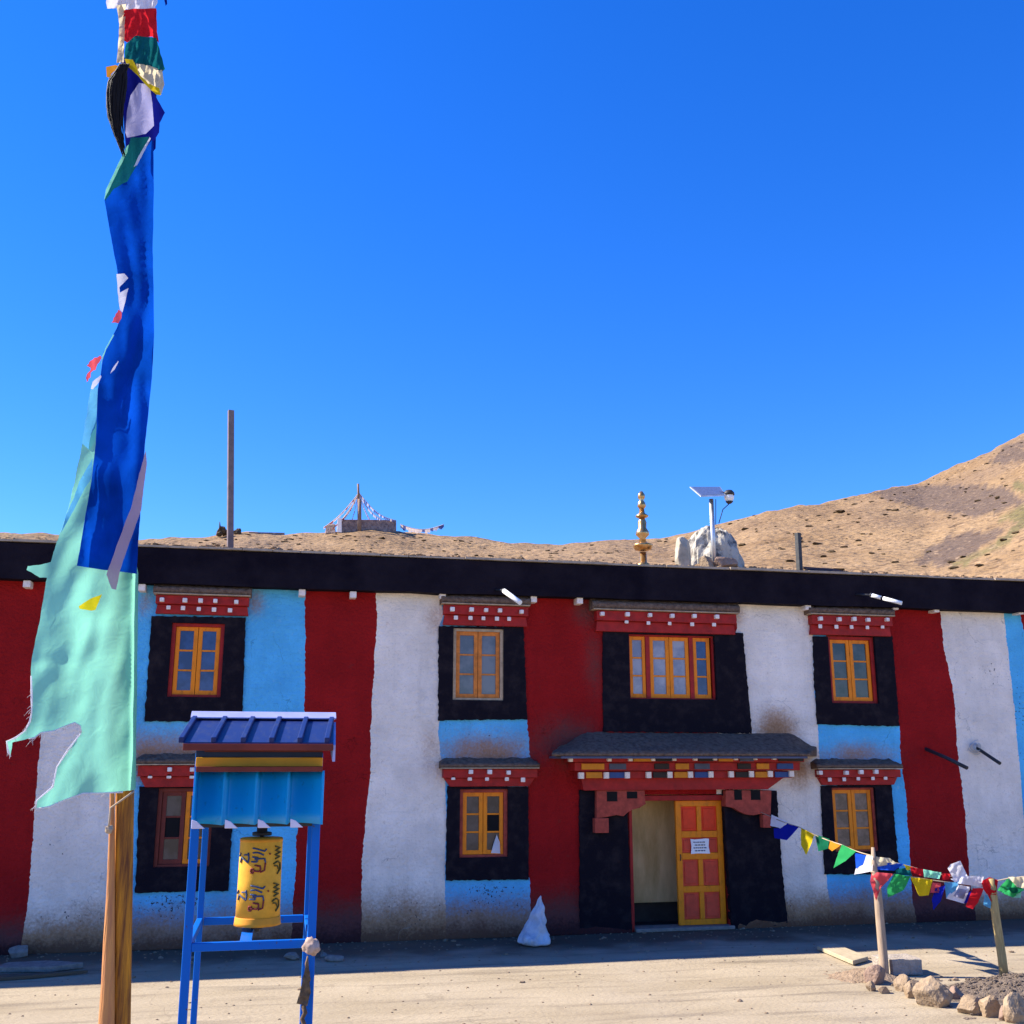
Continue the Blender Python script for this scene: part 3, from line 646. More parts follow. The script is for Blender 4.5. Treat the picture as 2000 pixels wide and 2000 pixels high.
window('F', M['rust'], M['yellow'], M['glass_dark'], gl={(1, 1)}, fw=0.05)
window('G', M['rust'], M['yellow'], [M['glass_dusty'], M['glass_dusty']], fw=0.035)
# white rag stuffed in the broken lower pane of window F, and the latch in B
mb = MB(); c = at(968, 1650, 0.03)
sheet(mb, [(970, 1630), (976, 1645), (977, 1667), (959, 1666), (964, 1648)], 3, lambda u, v: at(u, v, 0.035 + 0.012 * nz(u, v, 0, 0.2)))
tag(mb.build('cloth_bundle', M['white_cloth'], loc=tuple(c)), 'small white cloth hanging inside the ground-floor window left of the red doorway stripe', 'cloth')

# ---- porch: stepped painted canopy over the door
def zc(py, y, px=1330): return at(px, py, y).z
o3 = lambda a, b2: (1050 + a * .2847, 1420 + b2 * .2847)
CAN = bpy.data.objects.new('porch_canopy', bpy.data.meshes.new('porch_canopy'))
rows = [(-0.16, 350, 432, 300, 1690, 110), (-0.26, 302, 352, 285, 1745, 0), (-0.34, 242, 300, 255, 1800, 0), (-0.43, 198, 241, 240, 1830, 0)]
mb = MB()
for i, (y, t_, b_, l_, r_, tp) in enumerate(rows):
    A0, B0, C0, D0 = at(*o3(l_, t_), y), at(*o3(r_, t_), y), at(*o3(l_ + tp * 0.15, b_), y), at(*o3(r_ - tp, b_), y)
    zt_, zb_ = (A0.z + B0.z) / 2, (C0.z + D0.z) / 2 + 0.002
    mb.prism([(C0.x, zb_), (D0.x, zb_), (B0.x, zt_), (A0.x, zt_)], y, 0.04)
PORCH = mb.build('porch_canopy', M['red'], HOUSE, 0.004)
PK = {'y': 'pyel', 'b': 'pblue', 'g': 'pgrey', 'k': 'pblack'}
blocks = [(-0.26, 308, 348, [(330, 440, 'y'), (490, 600, 'b'), (790, 888, 'k'), (935, 1030, 'y'), (1075, 1170, 'b'), (1355, 1450, 'k'), (1490, 1580, 'y'), (1625, 1732, 'b')]),
          (-0.34, 250, 290, [(300, 455, 'y'), (490, 605, 'g'), (800, 900, 'k'), (945, 1035, 'y'), (1075, 1178, 'g'), (1370, 1460, 'k'), (1500, 1585, 'y'), (1640, 1750, 'b')]),
          (-0.43, 208, 236, [(655, 785, 'y'), (810, 920, 'k'), (1102, 1205, 'k'), (1238, 1338, 'y'), (1385, 1480, 'g'), (1650, 1820, 'k')])]
for y, t_, b_, L in blocks:
    zt_, zb_ = zc(o3(0, t_)[1], y), zc(o3(0, b_)[1], y)
    for l_, r_, k in L:
        a, b2 = at(*o3(l_, (t_ + b_) / 2), y).x, at(*o3(r_, (t_ + b_) / 2), y).x
        mb = MB(); mb.box(a, b2, y - 0.022, y + 0.03, zb_, zt_); mb.build('painted_block', M[PK[k]], PORCH, 0.004)
for y, py, L, s_ in ((-0.26, 327, (303, 475, 618, 765, 910, 1052, 1192, 1332, 1470, 1600, 1745), 0.041), (-0.43, 214, (230, 495, 640, 795, 940, 1085, 1220, 1363, 1497, 1627), 0.032)):
    for a in L:
        yy = y - 0.05; p = at(*o3(a, py + (a - 1000) * -0.009), yy); mb = MB(); mb.box(p.x - s_ * 0.85, p.x + s_ * 0.85, yy, y + 0.02, p.z - s_, p.z + s_); mb.build('beam_end', M['dot'], PORCH, 0.006)
# mud slope on top of the canopy
yf = -0.62; zf = zc(1474, yf); n_ = 46
xl, xr = at(1078, 1470, yf).x, at(1583, 1470, yf).x; zwall = at(1300, 1431, 0).z
mb = MB(); A = []
for i in range(n_ + 1):
    x = lerp(xl, xr, i / n_); e = sm(0, 5, min(i, n_ - i)); zt_ = lerp(zf + 0.10, zwall, e); xw = lerp(at(1092, 1440, 0).x, at(1596, 1445, 0).x, i / n_)
    colp = [(xw, 0.04, zf - 0.02), (x, yf + 0.01, zf - 0.02), (x, yf + 0.02 * nz(i, 2), zf + 0.015)]
    for k in range(1, 9):
        t = k / 9; colp.append((lerp(x, xw, t), lerp(yf + 0.02, 0, t), lerp(zf + 0.025, zt_, t ** 0.9) + 0.018 * nz(i * .8, k * .8)))
    colp.append((xw, 0.045, zt_ + 0.02 + 0.03 * nz(i * .6, 5))); A.append([mb.bm.verts.new(p) for p in colp])
for a, b_ in zip(A, A[1:]):
    for k in range(len(a) - 1): mb.bm.faces.new((a[k], a[k + 1], b_[k + 1], b_[k])).smooth = True
for a in (A[0], A[-1]): mb.bm.faces.new(a)
mb.build('mud_cap', M['mud'], PORCH)
mb = MB(); mb.box(xl + 0.12, xr - 0.05, yf - 0.01, 0.02, zf - 0.05, zf - 0.022); mb.build('ledge_board', M['pgrey'], PORCH, 0.004)
# carved brackets
def bracket(pts, holes_, y, low):
    P = [(at(*o3(*p), y).x, at(*o3(*p), y).z) for p in pts]
    mb = MB(); mb.prism(P, y, 0.03); B_ = mb.build('bracket', M['rust'], HOUSE, 0.006)
    for a, b2, c, d in holes_:
        mb = MB(); p, q = at(*o3(a, b2), y - 0.004), at(*o3(c, d), y - 0.004); mb.box(p.x, q.x, y - 0.004, y + 0.02, q.z, p.z); mb.build('socket', M['hole'], B_)
    p, q = at(*o3(low[0], low[1]), y - 0.02), at(*o3(low[2], low[3]), y - 0.02)
    mb = MB(); mb.box(p.x, q.x, y - 0.02, 0.03, q.z, p.z); mb.build('drop_block', M['rust'], B_, 0.006)
bracket([(405, 434), (735, 434), (740, 512), (745, 525), (700, 555), (650, 568), (615, 590), (590, 612), (540, 604), (500, 612), (405, 628)], [(475, 443, 548, 510), (612, 443, 685, 490)], -0.13, (393, 626, 490, 726))
bracket([(1290, 434), (1605, 434), (1600, 600), (1530, 596), (1480, 606), (1430, 600), (1385, 580), (1345, 555), (1290, 545)], [(1348, 432, 1403, 500), (1462, 432, 1530, 500)], -0.13, (1545, 601, 1603, 690))
# ---- doorway
def jamb(pts, seed): return surround([o3(*p) for p in pts], 'door_surround', 'black', None, 0.045, seed)
jamb([(290, 432), (612, 432), (650, 1440), (292, 1442)], 3.0)
jamb([(1272, 432), (1640, 436), (1680, 1000), (1722, 1396), (1335, 1402)], 8.0)
x0, x1, z0, z1 = DOOR
mb = MB(); fw = 0.075
mb.box(x0, x0 + fw * 0.6, 0.0, 0.2, 0, z1).box(x1 - fw, x1, 0.0, 0.2, 0, z1).box(x0 + fw * 0.6, x1 - fw, 0.0, 0.2, z1 - 0.07, z1)
DF = mb.build('door_frame', M['red'], HOUSE, 0.006)
mb = MB(); mb.box(x0 + 0.04, x1 - 0.04, -0.08, 0.22, 0.0, 0.045); mb.build('threshold', M['concrete'], DF, 0.008)
# leaf, swung a little inwards, in its own surveyed outline
dy = 0.06
LX0, LX1 = (at(1315, 1560, dy).x + at(1331, 1816, dy).x) / 2, (at(1406, 1560, dy).x + at(1423, 1816, dy).x) / 2
LX1 = min(LX1, x1 - fw - 0.004)
LZ0, LZ1 = max(0.05, at(1375, 1816, dy).z), z1 - 0.075
def lz(v): return lerp(LZ1, LZ0, (v - 487) / (1390 - 487))
wl_ = LX1 - LX0; st = wl_ * 0.115; mid = (LX0 + LX1) / 2
rails = [(487, 530), (712, 760), (872, 920), (1112, 1158), (1350, 1390)]
mb = MB()
mb.box(LX0, LX0 + st, dy, dy + 0.05, LZ0, LZ1).box(LX1 - st, LX1, dy, dy + 0.05, LZ0, LZ1)
for a, b2 in rails: mb.box(LX0 + st, LX1 - st, dy + 0.001, dy + 0.049, lz(b2), lz(a))
for (a, b2), (c, d) in zip(rails, rails[1:]):
    if a != 712: mb.box(mid - st * 0.42, mid + st * 0.42, dy + 0.002, dy + 0.048, lz(c), lz(b2))
LEAF = mb.build('door_leaf', M['yellow'], HOUSE, 0.005)
for i, ((a, b2), (c, d)) in enumerate(zip(rails, rails[1:])):
    spans = [(LX0 + st, LX1 - st)] if a == 712 else [(LX0 + st, mid - st * 0.42), (mid + st * 0.42, LX1 - st)]
    for s0, s1 in spans:
        mb = MB(); zl, zh = lz(c), lz(b2); mb.box(s0, s1, dy + 0.022, dy + 0.036, zl, zh)
        mb.box(s0 + 0.03, s1 - 0.03, dy + 0.010, dy + 0.023, zl + 0.03, zh - 0.03)
        mb.build('door_panel', M['door_panel'] if i < 1 else M['door_panel2'], LEAF, 0.006)
mb = MB(); mb.tube([(LX0 + st * 0.5, dy - 0.02, lz(880)), (LX0 + st * 0.5, dy - 0.035, lz(900)), (LX0 + st * 0.5, dy - 0.02, lz(925))], 0.007, 8); mb.build('handle', M['dark_metal'], LEAF)
# passage behind the open half
mb = MB(); mb.box(x0 - 0.6, x1 + 0.6, 0.6, 0.68, 0.28, 2.4); mb.build('passage_wall', M['cream'], HOUSE)
mb = MB(); mb.box(x0 - 0.6, x1 + 0.6, 0.2, 3.0, 0.002, 0.012).box(x0 - 0.6, x1 + 0.6, 0.69, 0.75, 0.013, 2.4); mb.build('passage_floor', M['dark_floor'], HOUSE)
# paper notice on the door
pn0, pn1 = at(*o3(1048, 768), dy - 0.01), at(*o3(1180, 868), dy - 0.01)
NOTE = empty('paper_notice', ((pn0.x + pn1.x) / 2, dy - 0.006, (pn0.z + pn1.z) / 2), 'white paper notice with curled edges pasted on the yellow door', 'notice')
mb = MB(); sheet(mb, [(pn0.x, pn0.z), (pn0.x + 0.06, pn0.z - 0.008), (pn1.x - 0.05, pn0.z + 0.004), (pn1.x, pn0.z), (pn1.x - 0.012, (pn0.z + pn1.z) / 2), (pn1.x + 0.006, pn1.z), (pn0.x + 0.1, pn1.z + 0.006), (pn0.x, pn1.z), (pn0.x + 0.012, (pn0.z + pn1.z) / 2)], 0.03, lambda u, v: (u, dy - 0.012 + 0.006 * nz(u, v, 0, 9), v)); mb.build('sheet', M['paper'], NOTE)
rnd = random.Random(4)
for k in range(4):
    mb = MB(); zl = lerp(pn0.z, pn1.z, 0.22 + 0.19 * k); x = pn0.x + 0.04 + 0.02 * (k % 2)
    while x < pn1.x - 0.06:
        w_ = rnd.uniform(0.012, 0.035); mb.box(x, x + w_, dy - 0.021, dy - 0.014, zl - 0.006, zl + 0.006); x += w_ + 0.012
    mb.build('handwriting', M['ink'], NOTE)

# ================================================================ things fixed to the facade
TG = 'tube lamps under the eaves band'
for a, b2, hold, lab in (((983, 1153), (1016, 1177), (968, 1152), 'single white tube lamp angled out under the eaves above the middle left upper window'),
                         ((1700, 1162), (1761, 1178), (1672, 1161), 'white tube lamp with a dark joint under the eaves above the rightmost upper window')):
    p0, p1, h0 = at(*a, -0.42), at(*b2, -0.75), at(*hold, -0.2)
    t = empty('tube_lamp', tuple(h0), lab, 'lamp', TG)
    mb = MB(); mb.tube([h0, p0], 0.016, 8).tube([p0, p0.lerp(p1, 0.04)], 0.034, 12); mb.build('holder', M['dark_metal'], t)
    mb = MB()
    if a[0] > 1500: mb.tube([p0, p0.lerp(p1, 0.34)], 0.028, 14).tube([p0.lerp(p1, 0.42), p1], 0.028, 14)
    else: mb.tube([p0, p1], 0.032, 14)
    mb.build('tube', M['tube'], t)
    if a[0] > 1500:
        mb = MB(); mb.tube([p0.lerp(p1, 0.34), p0.lerp(p1, 0.42)], 0.018, 10); mb.build('joint', M['dark_metal'], t)
p0, p1 = at(1806, 1462, 0.03), at(1889, 1500, -0.62)
mb = MB(); mb.tube([p0, p0.lerp(p1, .5) + Vector((0, 0, .01)), p1], 0.026, 12); o = mb.build('drain_spout', M['dark_metal'], loc=tuple(p0)); tag(o, 'long black spout pipe slanting out of the red stripe', 'pipe', 'black spout pipes')
p0, p1 = at(1905, 1459, 0.03), at(1953, 1491, -0.45)
t = empty('drain_spout', tuple(p0), 'short black spout pipe with tangled wire on the white stripe', 'pipe', 'black spout pipes')
mb = MB(); mb.tube([p0, p1], 0.024, 12); mb.build('pipe', M['dark_metal'], t)
mb = MB(); rnd = random.Random(9); c = at(1911, 1461, -0.1)
for k in range(7):
    r_ = rnd.uniform(0.035, 0.085); ph = rnd.uniform(0, 6); tl = Vector((rnd.uniform(-.4, .4), 1, rnd.uniform(-.4, .4))).normalized()
    u = tl.cross(Vector((0, 0, 1))).normalized(); v = tl.cross(u)
    mb.tube([c + (u * math.cos(ph + i * 0.5) + v * math.sin(ph + i * 0.5)) * r_ + tl * 0.01 * i for i in range(12)], 0.006, 6)
mb.tube([at(1890, 1466, -0.05), at(1894, 1456, -0.06), at(1903, 1447, -0.06), at(1910, 1445, -0.05)], 0.006, 6)
mb.build('wire_tangle', M['metal'], t)

# ================================================================ things on the roof
def on_roof(px, py, y=0.55):
    p = at(px, py, y); return Vector((p.x, y, rz(p.x, y)))
p = on_roof(451, 1058); tz = at(451, 802, 0.55).z
def turned_post(x, y, z0, z1, w, ang, tx=None):
    mb = MB(); A = [Vector((x + w * 0.7071 * math.cos(ang + k * math.pi / 2), y + w * 0.7071 * math.sin(ang + k * math.pi / 2), 0)) for k in range(4)]
    return mb.hexa([a + Vector((0, 0, z0)) for a in A], [a + Vector(((tx or x) - x, 0, z1)) for a in A])
mb = turned_post(p.x, 0.55, p.z - 0.05, tz, 0.078, R(60), at(451, 802, 0.55).x)
tag(mb.build('steel_post', mat('dull_post_paint', (0.17, 0.13, 0.13), 0.6, 0.2, 8, spec=0.2), None, 0.004, loc=tuple(p)), 'tall bare square steel post on the roof left of the hilltop shrine', 'post')
p = on_roof(1558, 1102); tz = at(1558, 1041, 0.5).z
mb = turned_post(p.x, 0.5, p.z - 0.05, tz, 0.072, R(65), at(1558, 1041, 0.5).x); mb.box(p.x + 0.045, p.x + 0.08, 0.49, 0.53, tz - 0.10, tz - 0.06)
tag(mb.build('chimney_stub', mat('grey_post', (0.07, 0.07, 0.07), 0.7, 0.2, 15, spec=0.1), None, 0.006, loc=tuple(p)), 'short grey square stub post on the roof right of the solar lamp', 'post')
q4 = [at(1568, 1101, 0.62), at(1628, 1101, 0.62), at(1654, 1121, 0.0), at(1586, 1121, 0.0)]  # thin flat dark patch on the roof edge, right of the stub
q4 = [Vector((p.x, p.y, rz(p.x, p.y) + 0.045)) for p in q4]
mb = MB(); mb.hexa(q4, [p - Vector((0, 0, 0.03)) for p in q4]); tag(mb.build('dark_patch', M['band'], None, loc=tuple(q4[0])), 'dark flat patch on the roof edge beside the stub post', 'sheet')
# gilt finial
p = on_roof(1256, 1085, 0.45); tp = at(1253, 960, 0.45).z; h = tp - p.z
FIN = empty('roof_finial', tuple(p), 'ornate gilt rooftop finial of stacked discs and vases', 'finial')
mb = MB(); mb.lathe((p.x, p.y, p.z - 0.03), [(0.10, 0), (0.10, 0.05), (0.055, 0.07), (0.05, 0.2 * h)], 20); mb.build('foot', M['brass'], FIN)
mb = MB(); mb.lathe(p, [(0.05, 0.19 * h), (0.12, 0.21 * h), (0.14, 0.25 * h), (0.15, 0.275 * h), (0.10, 0.29 * h), (0.06, 0.31 * h)], 24); mb.build('lotus_disc', M['brass'], FIN, smooth=True)
mb = MB(); mb.lathe(p, [(0.06, 0.31 * h), (0.045, 0.36 * h), (0.10, 0.41 * h), (0.095, 0.45 * h), (0.06, 0.5 * h), (0.065, 0.58 * h), (0.05, 0.61 * h), (0.04, 0.63 * h)], 24); mb.build('vase', M['brass'], FIN, smooth=True)
mb = MB(); mb.lathe(p, [(0.04, 0.63 * h), (0.095, 0.655 * h), (0.095, 0.67 * h), (0.045, 0.70 * h), (0.035, 0.76 * h)], 24); mb.build('upper_disc', M['brass'], FIN, smooth=True)
mb = MB(); mb.lathe(p, [(0.035, 0.76 * h), (0.065, 0.80 * h), (0.055, 0.84 * h), (0.03, 0.88 * h), (0.05, 0.91 * h), (0.055, 0.95 * h), (0.02, 1.0 * h)], 24); mb.build('jewel', M['brass'], FIN, smooth=True)
# solar lamp with its ballast
p = on_roof(1394, 1075, 0.6); tz = at(1389, 975, 0.6).z
SOL = empty('solar_lamp', tuple(p), 'solar lamp on a steel post with tilted panel and round lantern', 'solar lamp')
mb = MB(); mb.tube([p - Vector((0, 0, .05)), (at(1389, 975, 0.6).x, 0.6, tz)], 0.035, 14); mb.build('post', M['metal'], SOL)
T0, T1, T2, T3 = at(1347, 953, 0.75), at(1407, 953, 0.75), at(1418, 969, 0.38), at(1368, 971, 0.38)
up_ = Vector((0, 0, 0.02)); rm = lambda a: [x_ + a for x_ in (T0, T1, T2, T3)]
mb = MB(); mb.hexa(rm(Vector((0, 0, 0))), rm(up_)); mb.build('panel_frame', M['metal'], SOL, 0.004)
cen = (T0 + T1 + T2 + T3) / 4
mb = MB(); mb.hexa([cen.lerp(x_, 0.9) + up_ * 1.02 for x_ in (T0, T1, T2, T3)], [cen.lerp(x_, 0.9) + up_ * 1.25 for x_ in (T0, T1, T2, T3)])
mb.hexa([cen.lerp(x_, 0.88) - up_ * 0.3 for x_ in (T0, T1, T2, T3)], [cen.lerp(x_, 0.88) - up_ * 0.02 for x_ in (T0, T1, T2, T3)]); mb.build('solar_panel', M['pv'], SOL)
lc = at(1424, 971, 0.45)
mb = MB(); mb.blob(lc, (0.075, 0.075, 0.085), 2, 0.02); mb.build('lantern', M['tube'], SOL, smooth=True)
mb = MB(); mb.lathe((lc.x, lc.y, lc.z + 0.03), [(0.085, 0), (0.08, 0.04), (0.05, 0.075), (0.01, 0.085)], 16); mb.lathe((lc.x, lc.y, lc.z - 0.1), [(0.03, 0), (0.06, 0.03)], 12); mb.tube([lc + Vector((0, 0, .07)), cen], 0.012, 6); mb.build('lantern_cap', M['dark_metal'], SOL)
mb = MB(); mb.tube([lc - Vector((0, 0, .1)), at(1412, 995, 0.5), at(1404, 1022, 0.55)], 0.007, 6).tube([at(1398, 975, 0.6), at(1398, 1025, 0.6)], 0.006, 6); mb.build('cable', M['dark_metal'], SOL)
def rock(name, px, py, w_px, h_px, y, seed, m, label, cat='stone', group=None, sub=3, amp=0.35, zfun=None, dep=0.8):
    """stone whose foot centre is at (px,py) in the survey"""
    if y is None: c = gnd(px, py)
    else: c = at(px, py, y); c.z = rz(c.x, y)
    dist = (c - CAM).dot(FW); w = w_px * dist / F / 2; h = h_px * dist / F
    rr_ = random.Random(int(seed * 100)); pl_ = [(Vector((rr_.gauss(0, 1), rr_.gauss(0, 1), rr_.gauss(0, 0.8))).normalized(), rr_.uniform(0.52, 0.92)) for _ in range(15)]
    mb = MB(); t_ = bmesh.new(); bmesh.ops.create_icosphere(t_, subdivisions=4, radius=1); mp_ = {}
    for v in t_.verts:
        d_ = v.co.normalized(); k_ = min([1.0] + [cc / max(1e-3, d_.dot(n_)) for n_, cc in pl_ if d_.dot(n_) > 0.05])
        k_ *= 1 + amp * 0.12 * nz(d_.x * 3 + seed, d_.y * 3, d_.z * 3) + amp * 0.07 * nz(d_.x * 9 + seed, d_.y * 9, d_.z * 9)
        mp_[v] = mb.bm.verts.new(c + Vector((d_.x * k_ * w * 1.25, d_.y * k_ * w * dep * 1.25, max(h * 0.40 + d_.z * k_ * h * 0.75, -0.03 * h))))
    for f in t_.faces: mb.bm.faces.new([mp_[v] for v in f.verts])
    t_.free()
    return tag(mb.build(name, m, None, loc=tuple(c)), label, cat, group)
RG = 'ballast heap under the solar lamp'
rock('sandbag', 1333, 1080, 34, 52, 0.62, 3.1, M['tarp'], 'cream sandbag at the left end of the ballast heap under the solar lamp', 'sandbag', RG, amp=0.3)
tc_ = on_roof(1394, 1088, 0.98); hw = at(1446, 1080, 0.98).x - tc_.x; hh_ = at(1396, 1030, 0.98).z - tc_.z; A = []
mb = MB()
for j in range(19):
    ph = (j / 18) * math.pi / 2; A.append([])
    for i in range(72):
        th = 2 * math.pi * i / 72; cr_ = 1 + 0.22 * nz(math.cos(th) * 2.1, math.sin(th) * 2.1, ph * 2.2) + 0.10 * nz(math.cos(th) * 6, math.sin(th) * 6, ph * 3) + 0.06 * math.sin(th * 9 + 3 * nz(th, 1)) * (1 - j / 18)
        rx = math.cos(ph * 0.94) ** 0.75 * cr_
        A[-1].append(mb.bm.verts.new((tc_.x + hw * rx * math.cos(th), 0.98 + 0.34 * rx * math.sin(th), tc_.z - 0.03 + hh_ * (math.sin(ph) * (1 + 0.12 * nz(math.cos(th) * 2, math.sin(th) * 2, 5)) + 0.05 * nz(i * .5, j * .6)))))
for a, b_ in zip(A, A[1:]):
    for i in range(72): mb.bm.faces.new((a[i], a[(i + 1) % 72], b_[(i + 1) % 72], b_[i]))
mb.bm.faces.new(A[-1])
tag(mb.build('tarp_heap', mat('patched_tarp', (0.09, 0.08, 0.075), 0.85, 0.2, 5, 0.5, 20, col2=(0.46, 0.42, 0.35), dist=0.02, thr=(0.40, 0.52)), loc=tuple(tc_)), 'white and grey tarpaulin draped over ballast at the foot of the solar lamp', 'tarpaulin', RG)
rock('roof_stone', 1380, 1091, 30, 22, 0.40, 4.4, M['stone'], 'pale pointed stone in front of the solar lamp post on the roof', 'stone', RG)
rock('roof_stone', 1412, 1091, 46, 24, 0.36, 6.7, M['stone_pink'], 'brown flat stone right of the pale one before the solar lamp', 'stone', RG, amp=0.2)
# ================================================================ shrine and flags on the hill crest
def hp(px, py, back=0):
    d = ray(px, skyline(px)); h = math.hypot(d.x, d.y); rr = 103 + 10 * nz(px, 0, 0, 0.004); k = rr / h
    d2 = ray(px, py); return CAM + d2 * (rr / math.hypot(d2.x, d2.y))
SH = empty('hill_shrine', tuple(hp(700, 1036)), 'stone shrine with a central mast and draped prayer flag lines on the hill crest', 'shrine')
a, b2, c, d = hp(664, 1042), hp(774, 1040), hp(774, 1015), hp(664, 1014); dv = Vector((0.4, 6, 0))
mb = MB(); mb.hexa([a, b2, c, d], [a + dv, b2 + dv, c + dv, d + dv]); mb.build('platform', M['masonry'], SH, 0.1)
a, b2, c, d = hp(658, 1040), hp(667, 1041), hp(667, 1012), hp(659, 1013); dv2 = Vector((0.2, 5, 0)); o_ = Vector((0, -0.25, 0))
mb = MB(); mb.hexa([a + o_, b2 + o_, c + o_, d + o_], [a + dv2, b2 + dv2, c + dv2, d + dv2]); mb.build('corner_pier', M['whitewash'], SH)
a, b2, c, d = hp(634, 1043), hp(656, 1042), hp(654, 1022), hp(638, 1024)
mb = MB(); mb.hexa([a, b2, c, d], [x_ + dv2 for x_ in (a, b2, c, d)]); mb.build('side_wall', M['masonry'], SH, 0.1)
mb = MB(); mb.tube([hp(702, 1040), hp(702, 975)], 0.20, 8).tube([hp(700.5, 975), hp(699.5, 945)], 0.11, 8); mb.build('mast', M['stone_pink'], SH)
lf = [cloth('flag_line_pale', (0.75, 0.62, 0.55), 0.4), cloth('flag_line_red', (0.45, 0.12, 0.10), 0.4), cloth('flag_line_blue', (0.10, 0.12, 0.28), 0.4)]
rnd = random.Random(21)
for (e, sag, cols) in (((632, 1030), 3, (0, 0, 1)), ((650, 1030), 4, (0, 0, 0, 1)), ((668, 1014), 3, (0, 1)), ((688, 1014), 1, (0, 1)), ((722, 1014), 2, (1, 0)), ((745, 1014), 4, (0, 2)), ((772, 1016), 5, (2, 2, 0))):
    s0 = hp(701, 962); e0 = hp(*e); mb = MB(); n_ = 22
    P = [s0.lerp(e0, i / n_) - Vector((0, 0, sag * 0.12 * math.sin(math.pi * i / n_))) for i in range(n_ + 1)]
    mb.tube(P, 0.025, 4)
    for i in range(n_):
        mb.mi = rnd.choice(cols); mb._q([P[i], P[i].lerp(P[i + 1], 0.9), P[i].lerp(P[i + 1], 0.85) - Vector((0.05, 0.02, rnd.uniform(.18, .3))), P[i] - Vector((0, 0.05, rnd.uniform(.18, .3)))], [(0, 1, 2, 3)])
    mb.build('flag_line', lf, SH)
mb = MB(); P = [hp(782 + 85 * i / 16, 1024 + 10 * math.sin(i / 5.1) + 1.2 * nz(i, 3)) for i in range(17)]; mb.tube(P, 0.03, 4)
for i in range(16):
    mb.mi = rnd.choice((0, 0, 2)); mb._q([P[i], P[i + 1], P[i + 1] - Vector((0, 0, rnd.uniform(.2, .6))), P[i] - Vector((0, 0.03, rnd.uniform(.2, .6)))], [(0, 1, 2, 3)])
tag(mb.build('hill_flag_line', lf, loc=tuple(P[0])), 'string of tiny pale prayer flags on the hill crest right of the shrine', 'prayer flags')
mb = MB(); a, b2, c, d = hp(486, 1044), hp(556, 1046), hp(556, 1040.5), hp(486, 1039); mb.hexa([a, b2, c, d], [x_ + Vector((0, 1.5, 0)) for x_ in (a, b2, c, d)])
tag(mb.build('hill_wall', M['masonry'], loc=tuple(a)), 'low dark stone wall on the hill crest right of the steel post', 'wall')
mb = MB()
for px, py, w_ in ((428, 1042, 0.28), (434, 1036, 0.4), (441, 1040, 0.35), (463, 1042, 0.35), (466, 1036, 0.25)): mb.blob(hp(px, py), (w_, w_, w_), 2, 0.5, px)
mb.tube([hp(430, 1036), hp(429, 1019)], [0.12, 0.03], 6); tag(mb.build('hill_cairn', M['shrub'], loc=tuple(hp(434, 1042))), 'dark spiked cairn on the hill crest beside the steel post', 'cairn')

# ================================================================ sack by the wall
p = gnd(1045, 1843); mb = MB(); A = []; prof = [(0.0, 0.36, 0.26), (0.03, 0.40, 0.29), (0.10, 0.385, 0.27), (0.17, 0.31, 0.23), (0.26, 0.25, 0.2), (0.36, 0.20, 0.17), (0.48, 0.15, 0.13), (0.58, 0.10, 0.09), (0.66, 0.055, 0.05), (0.72, 0.012, 0.012)]
n_ = 56
prof = [tuple(lerp(p0_, p1_, f_) for p0_, p1_ in zip(q0, q1)) for q0, q1 in zip(prof, prof[1:]) for f_ in (0, .34, .67)] + [prof[-1]]
for k, (h, a, b2) in enumerate(prof):
    ring = []
    for i in range(n_):
        th = 2 * math.pi * i / n_; f = 1 + 0.34 * nz(math.cos(th) * 1.6, math.sin(th) * 1.6, h * 5) + 0.13 * math.sin(th * 5 + h * 9 + 3 * nz(math.cos(th), math.sin(th), h * 3)) * min(1, h * 4) + 0.10 * nz(math.cos(th) * 4, math.sin(th) * 4, h * 9)
        ring.append(mb.bm.verts.new((p.x + 0.085 * (h / 0.72) + 0.05 * nz(h * 6, 3) + a * 0.50 * f * math.cos(th), p.y + 0.12 * h + b2 * 0.8 * f * math.sin(th), 0.004 + h * 0.74 + 0.04 * nz(math.cos(th) * 2, math.sin(th) * 2, h * 8) * (h > 0.05))))
    A.append(ring)
for a, b_ in zip(A, A[1:]):
    for i in range(n_): mb.bm.faces.new((a[i], a[(i + 1) % n_], b_[(i + 1) % n_], b_[i])).smooth = True
mb.bm.faces.new(A[0]); mb.bm.faces.new(A[-1])
tag(mb.build('sack', M['sack'], loc=tuple(p)), 'slumped pale woven sack tied to a point against the red wall left of the door', 'sack')

# ================================================================ PRAYER WHEEL STAND
YF, YR = -8.0, -7.1
ST = empty('prayer_wheel_stand', (at(498, 1700, YF).x, -7.75, 0), 'blue steel prayer wheel stand with small pitched sheet roof and cyan corrugated valance', 'prayer wheel stand')
lw = 0.044
zt_leg = at(500, 1470, YF).z
xL, xR = at(381, 1620, YF).x, at(617, 1620, YF).x
for x, y in ((xL, YF), (xR, YF), (xL, YR), (xR, YR)):
    k_ = lw / 2 if y == YF else 0.018; mb = MB(); mb.box(x - k_, x + k_, y - k_ * 0.8, y + k_ * 0.8, 0.0, zt_leg); mb.build('leg', M['blue_steel'], ST, 0.005)
zr = at(490, 1846, YF).z
for nm in (YF, YR):
    mb = MB(); mb.box(xL + lw / 2, xR - lw / 2, nm - 0.017, nm + 0.017, zr - 0.021, zr + 0.021); mb.build('rail', M['blue_steel'], ST, 0.004)
for x in (xL, xR):
    mb = MB(); mb.box(x - 0.017, x + 0.017, YF + lw / 2, YR - lw / 2, zr - 0.02, zr + 0.023); mb.build('rail', M['blue_steel'], ST, 0.004)
mb = MB(); ym = (YF + YR) / 2; xm = at(490, 1700, ym).x
